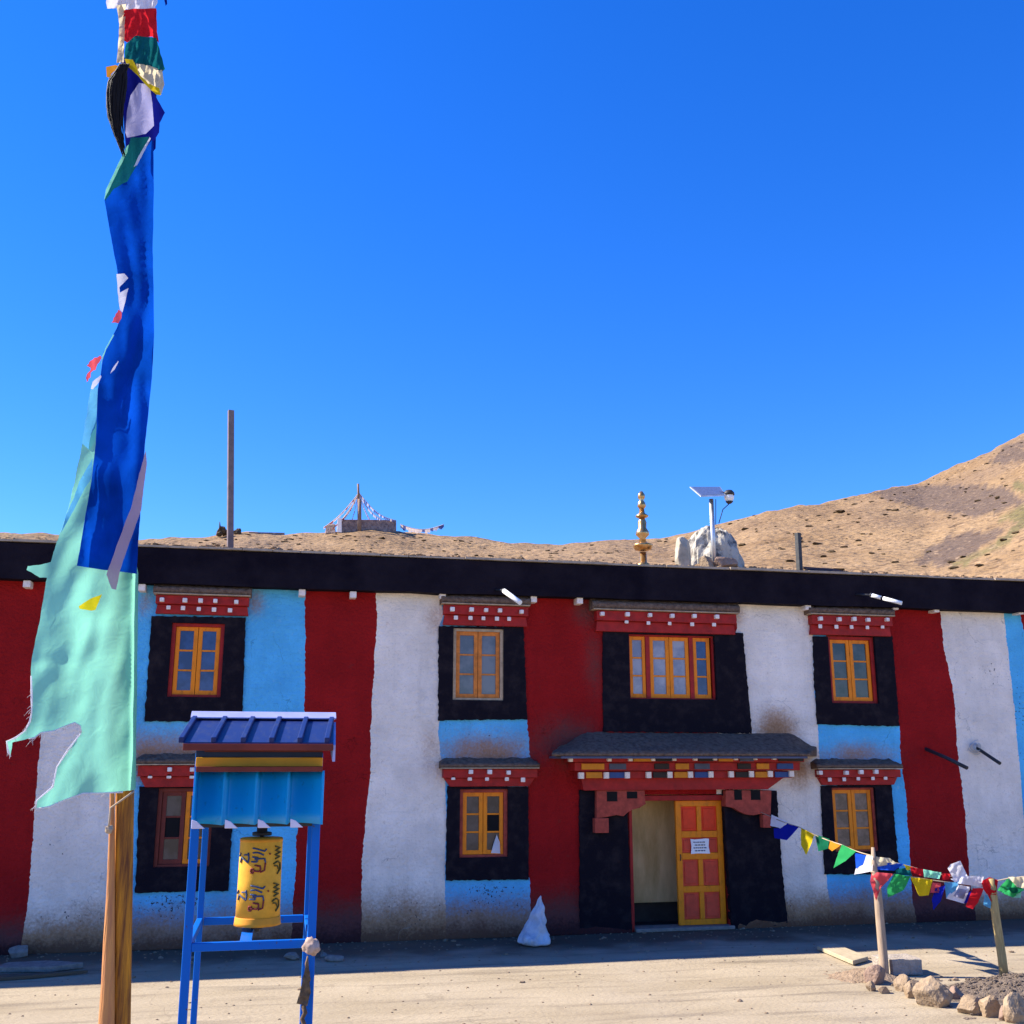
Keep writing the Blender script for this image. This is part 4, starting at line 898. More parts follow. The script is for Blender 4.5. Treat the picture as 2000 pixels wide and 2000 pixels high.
mb.box(xm - 0.03, xm + 0.03, YF + 0.03, YR - 0.03, zr - 0.012, zr + 0.012); mb.build('bearing_bar', M['blue_steel'], ST)
# painted header
yh = YF - 0.12
def hdr(t_, b_, m, pr, nm):
    a, b2 = at(383, t_, yh - pr), at(630, b_, yh - pr)
    mb = MB(); mb.box(a.x, b2.x, yh - pr, YR + 0.03 + pr, b2.z, a.z); mb.build(nm, M[m], ST, 0.003)
hdr(1463, 1479, 'navy', 0.0, 'header_board'); hdr(1479.3, 1497, 'byellow', 0.012, 'header_board'); hdr(1497.3, 1507, 'brown_red', 0.118, 'header_board')
# corrugated valance: four scalloped folds
zt_, zb_ = at(500, 1505, yh - 0.02).z, at(500, 1610, yh - 0.02).z
xa, xb = at(380, 1560, yh).x, at(629, 1560, yh).x
prof = []
for k in range(4):
    for i in range(13):
        t = i / 13; prof.append((lerp(xa, xb, (k + t) / 4), yh + 0.10 - 0.21 * t ** 2.1))
prof.append((xb, yh - 0.11))
mb = MB(); A = []
for (x, y) in prof: A.append([mb.bm.verts.new((x, y + 0.006 * nz(x * 20, j), lerp(zb_, zt_, j / 5))) for j in range(6)])
for a, b_ in zip(A, A[1:]):
    for j in range(5): mb.bm.faces.new((a[j], b_[j], b_[j + 1], a[j + 1])).smooth = True
o = mb.build('valance', M['cyan_sheet'], ST); sd_ = o.modifiers.new('thick', 'SOLIDIFY'); sd_.thickness = 0.004
for m_ in (0,):
    for poly in o.data.polygons: poly.use_smooth = True
for x in (xa + 0.004, xb - 0.004):
    mb = MB(); mb.box(x - 0.003, x + 0.003, yh - 0.105, YR + 0.03, zb_, zt_ - 0.002); mb.build('added_side_valance', M['cyan_sheet'], ST)  # added side sheets, brought forward to keep the sun off the first fold
lipm = mat('pale_lilac', (0.62, 0.58, 0.72), 0.5, 0.05)  # pale crescents at the lower left of each fold
for k in range(4):
    mb = MB(); x = lerp(xa, xb, k / 4); w_ = (xb - xa) / 4
    pts_ = [(x + 0.002, zb_ - 0.012), (x + w_ * 0.42, zb_ - 0.012), (x + w_ * 0.3, zb_ + 0.004), (x + w_ * 0.18, zb_ + 0.022), (x + 0.002, zb_ + 0.032)]
    mb.prism(pts_, yh - 0.128, yh - 0.115); mb.build('valance_lip', lipm, ST, 0.003)
mb = MB(); mb.box(xL + lw / 2, xR - lw / 2, YF - 0.02, YF + 0.03, zb_ - 0.02, zb_ + 0.02); mb.build('cross_bar', M['dark_metal'], ST)
mb = MB(); mb.box(xL + lw / 2, xR - lw / 2, YR - 0.02, YR + 0.03, zb_ - 0.02, zb_ + 0.02); mb.build('cross_bar', M['dark_metal'], ST)
# roof
ye, yr_, yb = YF - 0.30, (YF + YR) / 2, YR + 0.30
E0, E1 = at(358, 1454, ye), at(651, 1454, ye); K0, K1 = at(377, 1408, yr_), at(652, 1408, yr_)
ze, zk = E0.z, K0.z; xe0, xe1 = E0.x, E1.x; xk0, xk1 = K0.x, K1.x
mb = MB()
mb.hexa([(xe0, ye, ze), (xe1, ye, ze), (xk1, yr_, zk), (xk0, yr_, zk)], [(xe0, ye, ze + 0.012), (xe1, ye, ze + 0.012), (xk1, yr_, zk + 0.012), (xk0, yr_, zk + 0.012)])
mb.hexa([(xk0, yr_, zk), (xk1, yr_, zk), (xe1, yb, ze), (xe0, yb, ze)], [(xk0, yr_, zk + 0.012), (xk1, yr_, zk + 0.012), (xe1, yb, ze + 0.012), (xe0, yb, ze + 0.012)])
SR = mb.build('roof', M['roof_sheet'], ST)
for t in (0.015, 0.225, 0.42, 0.61, 0.80, 0.985):
    a, b2 = Vector((lerp(xe0, xe1, t - 0.03), ye - 0.005, ze + 0.022)), Vector((lerp(xk0, xk1, t), yr_, zk + 0.022))
    mb = MB(); mb.sqbar(a, b2, 0.026, 0.03); mb.sqbar(b2, (lerp(xe0, xe1, t), yb, ze + 0.022), 0.026, 0.03); mb.build('seam', M['roof_sheet'], SR, 0.004)
mb = MB(); kz = zk + 0.028
mb.hexa([(xk0 - .01, yr_ - 0.06, kz - 0.014), (xk1 + .01, yr_ - 0.06, kz - 0.014), (xk1 + .01, yr_, kz + 0.022), (xk0 - .01, yr_, kz + 0.022)], [(xk0 - .01, yr_ - 0.06, kz - 0.008), (xk1 + .01, yr_ - 0.06, kz - 0.008), (xk1 + .01, yr_, kz + 0.028), (xk0 - .01, yr_, kz + 0.028)])
mb.hexa([(xk0 - .01, yr_ + 0.001, kz + 0.022), (xk1 + .01, yr_ + 0.001, kz + 0.022), (xk1 + .01, yr_ + 0.06, kz - 0.014), (xk0 - .01, yr_ + 0.06, kz - 0.014)], [(xk0 - .01, yr_ + 0.001, kz + 0.028), (xk1 + .01, yr_ + 0.001, kz + 0.028), (xk1 + .01, yr_ + 0.06, kz - 0.008), (xk0 - .01, yr_ + 0.06, kz - 0.008)])
mb.build('ridge_cap', M['ridge'], SR)
mb = MB(); mb.box(xe0, xe1, ye - 0.02, ye, ze - 0.03, ze + 0.004); mb.build('fascia', M['brown_red'], SR, 0.003)
mb = MB(); mb.hexa([(xe1 - .002, ye, ze - 0.085), (xe1 - .002, yr_, zk - 0.085), (xk1, yr_, zk - 0.001), (xe1, ye, ze - 0.001)], [(xe1 + .012, ye, ze - 0.085), (xe1 + .012, yr_, zk - 0.085), (xk1 + .012, yr_, zk - 0.001), (xe1 + .012, ye, ze - 0.001)]); mb.build('barge_board', M['ridge'], SR)
mb = MB(); mb.box(xe0 + 0.1, xe1 - 0.05, YF - 0.2, YR + 0.2, ze - 0.036, ze - 0.031); mb.build('soffit', M['brown_red'], SR)
# prayer wheel
wt, wb = at(500, 1636, ym).z, at(500, 1790, ym).z
wr = (at(550, 1700, ym).x - at(466, 1700, ym).x) / 2; wx = at(508, 1700, ym).x
mb = MB(); mb.lathe((wx, ym, 0), [(0.02, wt + 0.004), (wr * 0.97, wt), (wr, wt - 0.01), (wr * 1.0, lerp(wt, wb, 0.5)), (wr * 1.03, wb + 0.002)], 40); WH = mb.build('prayer_wheel', M['wheel'], ST); tag(WH, 'yellow cloth-covered prayer wheel drum with Tibetan lettering')
mb = MB(); mb.lathe((wx, ym, 0), [(wr * 1.04, wb + 0.004), (wr * 1.05, wb), (wr * 1.07, wb - 0.025), (wr * 1.09, wb - 0.042)], 40); mb.build('hem', M['wheel_hem'], WH)
mb = MB(); mb.lathe((wx, ym, 0), [(wr * 1.005, wt - 0.003), (wr * 1.012, wt - 0.012), (wr * 1.005, wt - 0.018)], 40); mb.build('hem', M['wheel_hem'], WH)
mb = MB(); mb.lathe((wx, ym, 0), [(0.014, zr), (0.014, wb)], 10).lathe((wx, ym, 0), [(0.035, zr + 0.015), (0.035, zr + 0.03), (0.012, zr + 0.06)], 14).lathe((wx, ym, 0), [(0.012, wt), (0.012, zb_ + 0.05)], 10).lathe((wx, ym, 0), [(0.055, wt + 0.012), (0.055, wt + 0.03), (0.03, wt + 0.034), (0.03, wt + 0.07)], 14); mb.build('spindle', M['dark_metal'], WH)
def wp(gx, gy):
    """lettering survey grid of the drum -> point just off its skin"""
    u = (gx - 1258) / 147; u = max(-0.98, min(0.98, u)); th = math.asin(u); t = (gy - 478) / (1020 - 478)
    r_ = wr * lerp(1.0, 1.03, t) + 0.003
    return Vector((wx + r_ * math.sin(th), ym - r_ * math.cos(th), lerp(wt, wb, t)))
def strokes(L, rad, mb):
    for s_ in L:
        P = []
        for a, b2 in zip(s_, s_[1:]): P += [(lerp(a[0], b2[0], i / 4), lerp(a[1], b2[1], i / 4)) for i in range(4)]
        P.append(s_[-1]); mb.tube([wp(*q_) for q_ in P], rad, 6)
G1 = [[(1128, 642), (1133, 606), (1178, 640), (1182, 610), (1176, 572)], [(1120, 600), (1127, 578)], [(1150, 588), (1180, 586)]]
G2r = [[(1196, 706), (1214, 710), (1216, 682), (1200, 680), (1198, 700)], [(1216, 694), (1248, 698), (1262, 690), (1260, 662), (1222, 656)], [(1258, 704), (1288, 692), (1292, 640)], [(1236, 660), (1262, 664)]]
G2b = [[(1200, 632), (1236, 634), (1240, 604), (1204, 600)], [(1222, 600), (1226, 622)], [(1240, 612), (1286, 612), (1292, 640)], [(1206, 572), (1240, 570), (1280, 588)], [(1204, 540), (1240, 548), (1284, 562), (1296, 546)]]
G2d = [[(1316, 576), (1322, 584)]]
G3 = [[(1352, 530), (1386, 544), (1354, 560), (1390, 574), (1352, 590), (1386, 604), (1356, 618)], [(1346, 652), (1372, 636), (1388, 650), (1390, 690), (1372, 722)], [(1352, 664), (1372, 668), (1380, 690)]]
def rep(L): return L + [[(a, b2 + 253) for a, b2 in s_] for s_ in L]
for L_, m_ in ((G1, 'g_blue'), (G2b, 'g_blue'), (G2r, 'g_red'), (G2d, 'g_red'), (G3[:1], 'g_olive'), (G3[1:], 'g_olive')):
    for dv_ in (0, 253):
        mb = MB(); strokes([[(a, b2 + dv_) for a, b2 in s_] for s_ in L_], 0.0045, mb); mb.build('lettering', M[m_], WH)
# knotted rag hanging from the right front leg
c = at(608, 1849, YF - 0.06)
KN = empty('knotted_rag', tuple(c), 'dusty brown rag and cord knotted to the right front leg of the blue stand', 'rag')
mb = MB(); mb.blob(c, (0.042, 0.035, 0.042), 3, 0.4, 2.2); mb.build('knot', mat('pale_knot', (0.42, 0.30, 0.24), 0.9, 0.3, 20), KN, smooth=True)
mb = MB(); sheet(mb, [(602, 1868), (604, 1900), (606, 1940), (600, 1965), (592, 1963), (579, 1960), (588, 1930), (596, 1890)], 6, lambda u, v: at(u, v, YF - 0.06 + 0.02 * nz(u, v, 0, 0.12))); o = mb.build('rag_tail', M['rag'], KN); o.modifiers.new('thick', 'SOLIDIFY').thickness = 0.01
mb = MB(); mb.tube([at(592, 1963, YF - .06), at(596, 1978, YF - .06), at(590, 1990, YF - .06), at(597, 2010, YF - .06), at(592, 2040, YF - .06)], 0.012, 6); mb.build('cord', M['rag'], KN)

# ================================================================ PRAYER FLAG MAST (foreground)
YP = -8.4
def pp(px, py, dy_=0.0): return at(px, py, YP + dy_)
MAST = empty('prayer_flag_mast', (pp(237, 2000).x, YP, 0), 'tall mast of two lashed logs carrying a long blue and mint prayer flag', 'prayer flag mast')
def down(p, q_):    # extend a surveyed log to the ground
    k = (0 - p.z) / (q_.z - p.z); return p.lerp(q_, k)
a, b2 = pp(244, 1550), pp(237.5, 2000); g = down(a, b2)
P = [pp(266, -120), pp(258, 600), pp(245.5, 1200), a, pp(240, 1800), b2, g]
mb = MB(); mb.tube(P, [0.03, 0.032, 0.036, 0.044, 0.043, 0.041, 0.05], 14); o = mb.build('log', M['log_dark'], MAST, smooth=True); tag(o, 'darker straight log')
L = [(219, 1550, 0.011), (218, 1650, 0.015), (216, 1750, 0.020), (213, 1840, 0.027), (211, 1920, 0.031), (208, 2000, 0.037)]
P = [pp(u, v, -0.035) for u, v, r_ in L]; g = down(P[-2], P[-1])
mb = MB(); mb.tube([pp(222, 1450, -0.02)] + P + [g], [0.009] + [r_ for _, _, r_ in L] + [0.045], 14); o = mb.build('log', M['log_pale'], MAST, smooth=True); tag(o, 'paler log tapering upwards')
mb = MB(); mb.tube([pp(262, 1545, -0.06), pp(240, 1561, -0.09), pp(216, 1578, -0.08), pp(214, 1600, -0.07), pp(212, 1618, -0.07)], 0.0045, 6); mb.blob(pp(214, 1620, -0.06), (0.02, 0.02, 0.02), 2, 0.4)
mb.build('lashing', M['rope'], MAST)
cm = dict(blue=cloth('deep_blue_cloth', (0.002, 0.055, 0.40), 0.5, 0.35), mint=cloth('faded_mint_cloth', (0.27, 0.70, 0.52), 0.55, 0.14), teal=cloth('teal_cloth', (0.008, 0.12, 0.13), 0.4, 0.1), strip=cloth('dusty_pink_ribbon', (0.50, 0.36, 0.42), 0.35, 0.1),
          yellow=cloth('yellow_cloth', (0.75, 0.55, 0.02), 0.5, 0.1), red=cloth('red_cloth', (0.62, 0.02, 0.03), 0.5, 0.12), white=cloth('white_cloth', (0.80, 0.78, 0.84), 0.45, 0.06), cream=cloth('cream_cloth', (0.72, 0.62, 0.42), 0.5, 0.08), sky=cloth('pale_blue_cloth', (0.12, 0.42, 0.72), 0.55, 0.1), navy=cloth('navy_cloth', (0.008, 0.012, 0.20), 0.4, 0.1),
          lav=cloth('lavender_cloth', (0.55, 0.52, 0.75), 0.4, 0.06), green=cloth('green_cloth', (0.04, 0.40, 0.12), 0.5, 0.12), dgreen=cloth('dark_green_cloth', (0.01, 0.12, 0.06), 0.35, 0.12), pink=cloth('faded_red_cloth', (0.75, 0.10, 0.12), 0.5, 0.1), orange=cloth('orange_cloth', (0.75, 0.30, 0.03), 0.5, 0.1), shade=cloth('mint_cloth_fold', (0.16, 0.42, 0.42), 0.35, 0.08))
def fold(u, v):    # soft hanging folds, in metres
    return 0.030 * nz(u * 0.022 + v * 0.0025, v * 0.0022, 1) + 0.018 * nz(u * 0.05 - v * 0.006, v * 0.006, 4) + 0.006 * nz(u * 0.12, v * 0.02, 7)
def flagpiece(name, poly, m, base=-0.08, step=10, amp=1.0, label=None, wig=1.0, bulge=None):
    mb = MB()
    def pl(u, v):
        d = base + amp * fold(u, v)
        if bulge: d += bulge(u, v)
        return pp(u, v, d)
    sheet(mb, poly, step, pl, wig, base * 31)
    o = mb.build(name, cm[m], MAST)
    if label: tag(o, label)
    return o
sh = lambda ox, oy, L, s_=0.2588: [(ox + a * s_, oy + b2 * s_) for a, b2 in L]
def edgefold(u, v):  # the hem wraps back round the pole on the right
    xr = 262 + (1542 - v) * 0.013; return 0.085 * sm(xr - 9, xr + 7, u)
MINT = [(178, 758), (190, 760), (188, 864), (182, 930), (166, 1010), (157, 1070), (155, 1090), (266, 1100), (270, 1120), (268, 1320), (265, 1542), (233, 1546), (163, 1550), (96, 1576), (69, 1580), (72, 1563), (103, 1537), (111, 1498), (132, 1466), (158, 1431), (156, 1418), (146, 1412), (130, 1418), (105, 1430), (80, 1432), (66, 1442), (55, 1443), (24, 1450), (21, 1478), (16, 1470), (12, 1447), (30, 1440), (50, 1426), (59, 1405), (62, 1370), (60, 1322), (62, 1290), (70, 1248), (78, 1212), (90, 1137), (92, 1128), (78, 1128), (52, 1113), (54, 1106), (80, 1103), (99, 1098), (108, 1068), (116, 1044), (132, 995), (145, 942), (160, 869), (168, 815)]
flagpiece('flag', MINT, 'mint', -0.085, 5, 0.0, 'faded mint green lower flag with a torn tail', 1.2, bulge=lambda u, v: edgefold(u, v) + 0.03 * nz(u * 0.011, v * 0.005, 2) + 0.012 * nz(u * 0.03 + v * 0.008, v * 0.014, 6) + 0.009 * math.exp(-((u - 150 - 0.35 * (1300 - v)) / 16) ** 2 - ((v - 1270) / 60) ** 2) - 0.009 * math.exp(-((v - 1290 - 0.002 * (u - 110) ** 2) / 14) ** 2 - ((u - 110) / 40) ** 2))
flagpiece('flag', [(178, 760), (191, 757), (187, 866), (176, 880), (160, 866), (168, 815)], 'sky', -0.10, 7, 0.5, 'pale blue strip along the flag edge')
flagpiece('flag', sh(0, 850, [(700, 170), (690, 330), (640, 400), (560, 560), (460, 740), (500, 600), (560, 470), (600, 350)]), 'sky', -0.115, 7, 0.5, 'pale blue strip along the flag edge')
BLUE = [(300, 268), (300, 390), (298, 492), (300, 560), (301, 657), (297, 735), (288, 825), (283, 870), (278, 940), (274, 1005), (270, 1060), (267, 1121), (240, 1117), (200, 1113), (150, 1105), (157, 1068), (166, 1010), (178, 942), (187, 866), (191, 760), (197, 730), (202, 688), (228, 641), (238, 612), (234, 566), (229, 528), (217, 463), (204, 390), (206, 384), (240, 352), (270, 310)]
flagpiece('flag', BLUE, 'blue', -0.125, 9, 1.0, 'long deep blue upper flag', 0.8, bulge=lambda u, v: 0.05 * sm(285, 302, u) * sm(820, 760, v) - 0.032 * math.exp(-((u - (302 - (v - 520) * 0.22)) / 13) ** 2) * sm(500, 580, v) * sm(900, 780, v) + 0.016 * math.sin((u + v * 0.1) * 0.11) * sm(700, 1000, v) + 0.02 * nz(u * 0.03, v * 0.012, 3))
flagpiece('flag', sh(0, 0, [(790, 1520), (800, 1440), (880, 1270), (975, 1090), (985, 1040), (1125, 1030), (1100, 1110), (1030, 1250), (960, 1370), (930, 1385), (860, 1425)]), 'teal', -0.15, 6, 0.4, 'twisted teal upper part')
flagpiece('flag_edge', sh(0, 0, [(785, 1510), (800, 1430), (880, 1260), (955, 1105), (972, 1090), (960, 1150), (890, 1290), (820, 1440)]), 'mint', -0.165, 5, 0.2)
flagpiece('flag_edge', sh(0, 0, [(1010, 1260), (1045, 1180), (1130, 1035), (1138, 1045), (1075, 1170), (1035, 1245)]), 'white', -0.165, 5, 0.2)
flagpiece('flag_edge', sh(0, 450, [(880, 330), (940, 325), (968, 360), (900, 430), (905, 470), (970, 435), (925, 620), (905, 600), (890, 480)]), 'white', -0.165, 5, 0.4, 'torn white hem')
flagpiece('flag_edge', sh(0, 450, [(855, 785), (862, 790), (800, 900), (770, 985), (764, 1030), (768, 960), (800, 880)]), 'mint', -0.165, 4, 0.2)
flagpiece('flag_edge', sh(0, 450, [(685, 1195), (700, 1140), (760, 1092), (765, 1105), (745, 1150), (700, 1200)]), 'white', -0.165, 4, 0.3)
flagpiece('flag_edge', sh(0, 450, [(832, 1080), (850, 1040), (890, 985), (895, 990), (865, 1050)]), 'white', -0.165, 4, 0.2)
flagpiece('tassel', sh(0, 450, [(895, 600), (920, 620), (915, 665), (890, 700), (845, 695), (865, 650)]), 'pink', -0.17, 4, 1.0, 'ragged red tuft', 2.0)
flagpiece('tassel', sh(0, 450, [(760, 945), (770, 960), (735, 1010), (720, 1050), (690, 1070), (680, 1110), (655, 1150), (650, 1100), (690, 1040), (655, 1015), (700, 970)]), 'pink', -0.17, 4, 1.0, 'ragged red tuft', 2.5)
flagpiece('ribbon', [(285, 880), (287, 905), (281, 950), (276, 995), (250, 1068), (235, 1112), (227, 1152), (218, 1150), (208, 1122), (232, 1055), (258, 985), (272, 925)], 'strip', -0.165, 7, 0.4, 'dusty pink ribbon hanging across the flag')
flagpiece('ribbon', sh(0, 850, [(595, 1290), (680, 1235), (770, 1200), (745, 1260), (720, 1318), (690, 1325), (600, 1310)]), 'yellow', -0.165, 5, 0.3, 'small yellow scrap')
mz = lambda u, v: -0.092 + 0.03 * nz(u * 0.011, v * 0.005, 2) + 0.012 * nz(u * 0.03 + v * 0.008, v * 0.014, 6)
for L_ in ([(61, 1320), (62, 1360), (62, 1392), (58, 1410), (49, 1427), (30, 1441), (13, 1448), (16, 1468), (21, 1478)], [(56, 1443), (68, 1441), (80, 1431), (106, 1428), (130, 1417), (146, 1412), (157, 1418), (158, 1431)], [(158, 1432), (132, 1466), (111, 1498), (103, 1537), (72, 1563), (69, 1580)], [(69, 1580), (96, 1576), (130, 1561), (163, 1550), (200, 1549), (240, 1547)]):
    mb = MB(); mb.tube([pp(u, v, mz(u, v)) for u, v in L_], [0.003 + 0.002 * (i % 2) for i in range(len(L_))], 5); 
    for k in range(26):
        i_ = random.randrange(len(L_) - 1); f_ = random.random(); u, v = lerp(L_[i_][0], L_[i_ + 1][0], f_), lerp(L_[i_][1], L_[i_ + 1][1], f_)
        q0 = pp(u, v, mz(u, v)); d0 = Vector((random.uniform(-1, .3), random.uniform(-.4, .4), random.uniform(-1.2, .1))) * random.uniform(0.012, 0.04); mb.tube([q0, q0 + d0 * 0.5 + Vector((0, 0, .003)), q0 + d0], [0.0014, 0.001, 0.0006], 3)
    tag(mb.build('hem', cm['white'], MAST), 'frayed white hem')
# cloths bound round the top
def wrap(name, poly, m, base, label, k=0.10, amp=0.6):
    cx = 268
    flagpiece(name, poly, m, base, 4, amp, label, 1.0, bulge=lambda u, v: k * min(1.3, abs((u - cx) / 45)) ** 2 + 0.035 * nz(u * 0.11 + v * 0.03, v * 0.02, base * 40) + 0.015 * nz(u * 0.25, v * 0.06, base * 70))
wrap('cloth_wrap', sh(0, 0, [(820, -160), (1180, -160), (1190, 20), (1160, 72), (1000, 78), (890, 62), (810, 65), (800, 20)]), 'white', -0.10, 'white cloth bound round the mast top')
wrap('cloth_wrap', sh(0, 0, [(880, 40), (950, 30), (940, 200), (935, 470), (880, 475), (895, 300), (900, 180)]), 'cream', -0.125, 'pale strip beside the red cloth', 0.06)
wrap('cloth_wrap', sh(0, 0, [(915, 80), (990, 68), (1180, 62), (1185, 240), (1200, 325), (1150, 275), (1020, 285), (960, 320), (895, 290), (900, 240), (930, 200)]), 'red', -0.135, 'red cloth bound below the white one')
wrap('cloth_wrap', sh(0, 0, [(950, 330), (1020, 270), (1180, 285), (1210, 400), (1245, 520), (1225, 540), (1100, 490), (1030, 480), (945, 455), (940, 400)]), 'teal', -0.15, 'dark teal cloth bound below the red one')
wrap('cloth_wrap', sh(0, 0, [(1030, 480), (1110, 490), (1225, 530), (1240, 640), (1215, 720), (1140, 680), (1060, 590), (1035, 540)]), 'cream', -0.165, 'cream cloth edged with yellow')
flagpiece('cloth_wrap', sh(0, 0, [(940, 445), (1000, 450), (1030, 500), (1050, 560), (1120, 630), (1200, 665), (1215, 720), (1180, 715), (1110, 650), (1030, 560), (960, 500)]), 'yellow', -0.185, 5, 0.4, 'yellow edging strip')
flagpiece('cloth_wrap', sh(0, 0, [(800, 505), (870, 490), (900, 500), (840, 560), (835, 590), (805, 580)]), 'orange', -0.16, 5, 0.4, 'orange scrap')
flagpiece('cloth_wrap', sh(0, 0, [(1050, 625), (1130, 640), (1150, 780), (1162, 950), (1100, 1010), (960, 1040), (945, 1000), (960, 830), (985, 720)]), 'lav', -0.16, 6, 0.8, 'lavender white cloth tied under the tail')
flagpiece('cloth_wrap', sh(0, 0, [(1125, 640), (1170, 720), (1245, 850), (1205, 930), (1200, 1000), (1160, 1065), (1110, 1040), (1160, 950), (1145, 780)]), 'navy', -0.135, 6, 0.8, 'navy cloth tied under the tail')
flagpiece('cloth_wrap', sh(0, 0, [(1240, 0), (1258, -20), (1262, 30), (1250, 45)]), 'navy', -0.10, 4, 0.2)
flagpiece('cloth_wrap', [(236, 112), (270, 112), (306, 150), (304, 290), (270, 330), (246, 300), (240, 200)], 'navy', -0.06, 6, 0.5)
# yak tail: a bundle of hair strands
mb = MB(); rnd = random.Random(2)
C_ = [(243, 125), (231, 150), (226, 185), (225, 225), (231, 262), (241, 300)]
for k in range(300):
    o1, o2, o3_ = rnd.gauss(0, 0.52), rnd.uniform(-1, 1), rnd.uniform(0.45, 1.04); P = []
    for i in range(9):
        t = i / 8 * o3_; s_ = t * 5; j = min(4, int(s_)); f = s_ - j; w_ = (20 + 8 * math.sin(t * 3.1)) * (1 - t ** 2.2 * 0.85) * (0.6 + 0.4 * t if t < .2 else 1)
        u = lerp(C_[j][0], C_[min(5, j + 1)][0], f) + max(-1.05, min(1.05, o1)) * w_ * 0.66 + (4.0 * nz(k * 1.7, t * 4.5) + 2.0 * nz(k * 2.9, t * 11)) * (0.3 + t) ; v = lerp(C_[j][1], C_[min(5, j + 1)][1], f)
        P.append(pp(u, v + 8 * nz(k, 3) * t, -0.19 + 0.045 * o2 * (1 - t * .7) + 0.0 ))
    mb.tube(P, [0.0042] * 5 + [0.0036, 0.003, 0.002, 0.0008], 4)
mb.build('yak_tail', M['hair'], MAST)

# ================================================================ STAKES AND PRAYER FLAG LINES (right)
b1 = gnd(1727, 1906); Y1 = b1.y; b2_ = gnd(1962, 1910); Y2 = b2_.y
def stake(base, y, pts, rads, m, label):
    P = [Vector((base.x, base.y, -0.05))] + [at(u, v, y) for u, v in pts]
    mb = MB(); mb.tube(P, rads, 12); return tag(mb.build('stake', m, loc=(base.x, base.y, 0), smooth=True), label, 'stake', 'stakes holding the prayer flag lines')
stake(b1, Y1, [(1726, 1880), (1719, 1800), (1714, 1740), (1707, 1690), (1705, 1655)], [0.05, 0.048, 0.045, 0.042, 0.03, 0.018], M['stake'], 'bleached thin stake beside the concrete block holding prayer flags')
stake(b2_, Y2, [(1957, 1870), (1945, 1790), (1938, 1735), (1935, 1716)], [0.045, 0.044, 0.042, 0.04, 0.036], M['stake_y'], 'yellowish leaning stake in the gravel bed at the right end of the flags')
fl_names = dict(white='white', blue='blue', yellow='yellow', green='green', red='red')
cm['wblue'] = cloth('cobalt_flag', (0.02, 0.10, 0.62), 0.5); cm['navyf'] = cloth('dark_blue_flag', (0.012, 0.02, 0.32), 0.4)
c5 = lambda L: [(1480 + a * .2691, 1560 + b3 * .2691) for a, b3 in L]
grey_print = cloth('grey_block_print', (0.34, 0.32, 0.42), 0.3, 0.4)
def flag_string(label, path, ys_, flags):
    """path px list and depth per vertex; flags = (material, polygon in survey units)"""
    P = [at(u, v, y) for (u, v), y in zip(c5(path), ys_)]
    t = empty('prayer_flag_string', tuple(P[0]), label, 'prayer flags', 'strings of small prayer flags between door and stakes')
    full = []
    for a, b3 in zip(P, P[1:]):
        ln = (b3 - a).length; full += [a.lerp(b3, i / 8) - Vector((0, 0, 0.015 * ln * math.sin(math.pi * i / 8))) for i in range(8)]
    mb = MB(); mb.tube(full + [P[-1]], 0.006, 6); mb.build('cord', M['rope'], t)
    ux = [u for u, v in c5(path)]
    def yy(u):
        for i in range(len(ux) - 1):
            if u <= ux[i + 1] or i == len(ux) - 2: return lerp(ys_[i], ys_[i + 1], max(-0.2, min(1.2, (u - ux[i]) / (ux[i + 1] - ux[i]))))
    for k, (m, poly) in enumerate(flags):
        mb = MB(); sd_ = k * 3.7
        sheet(mb, c5(poly), 4.0, lambda u, v: at(u, v, yy(u) - 0.012 * (k % 3) - 0.02 + 0.05 * nz(u * .06 + sd_, v * .05) + 0.02 * nz(u * .17, v * .14 + sd_)), 0.8, sd_)
        fo = mb.build('flag', cm[m], t)
        if m == 'white' and len(poly) == 4 and k > 4:
            cx_, cy_ = sum(p_[0] for p_ in poly) / 4, sum(p_[1] for p_ in poly) / 4
            mb = MB(); sheet(mb, c5([(lerp(cx_, a_, 0.55) + 10, lerp(cy_, b_, 0.55)) for a_, b_ in poly]), 3.0, lambda u, v: at(u, v, yy(u) - 0.012 * (k % 3) - 0.027 + 0.05 * nz(u * .06 + sd_, v * .05) + 0.02 * nz(u * .17, v * .14 + sd_)), 0.4, sd_)
            mb.build('print', grey_print, fo)
    return t
flag_string('string of prayer flags slanting from the doorway down to the bleached stake', [(20, 95), (300, 205), (610, 335), (838, 415)], [-0.2, lerp(-0.2, Y1, .34), lerp(-0.2, Y1, .72), Y1],
 [('white', [(100, 115), (215, 165), (165, 215), (90, 195)]), ('navyf', [(215, 178), (300, 205), (212, 300), (120, 285), (115, 215), (165, 215)]), ('yellow', [(315, 212), (410, 262), (388, 330), (350, 410), (312, 330)]), ('dgreen', [(415, 258), (520, 292), (510, 362), (440, 382)]), ('orange', [(525, 305), (600, 338), (540, 380), (513, 360)]), ('green', [(610, 333), (715, 382), (640, 450), (550, 505), (582, 400)]), ('wblue', [(705, 393), (790, 412), (762, 480), (712, 505)]), ('white', [(790, 408), (836, 420), (832, 525), (700, 552), (712, 505), (765, 480)])])
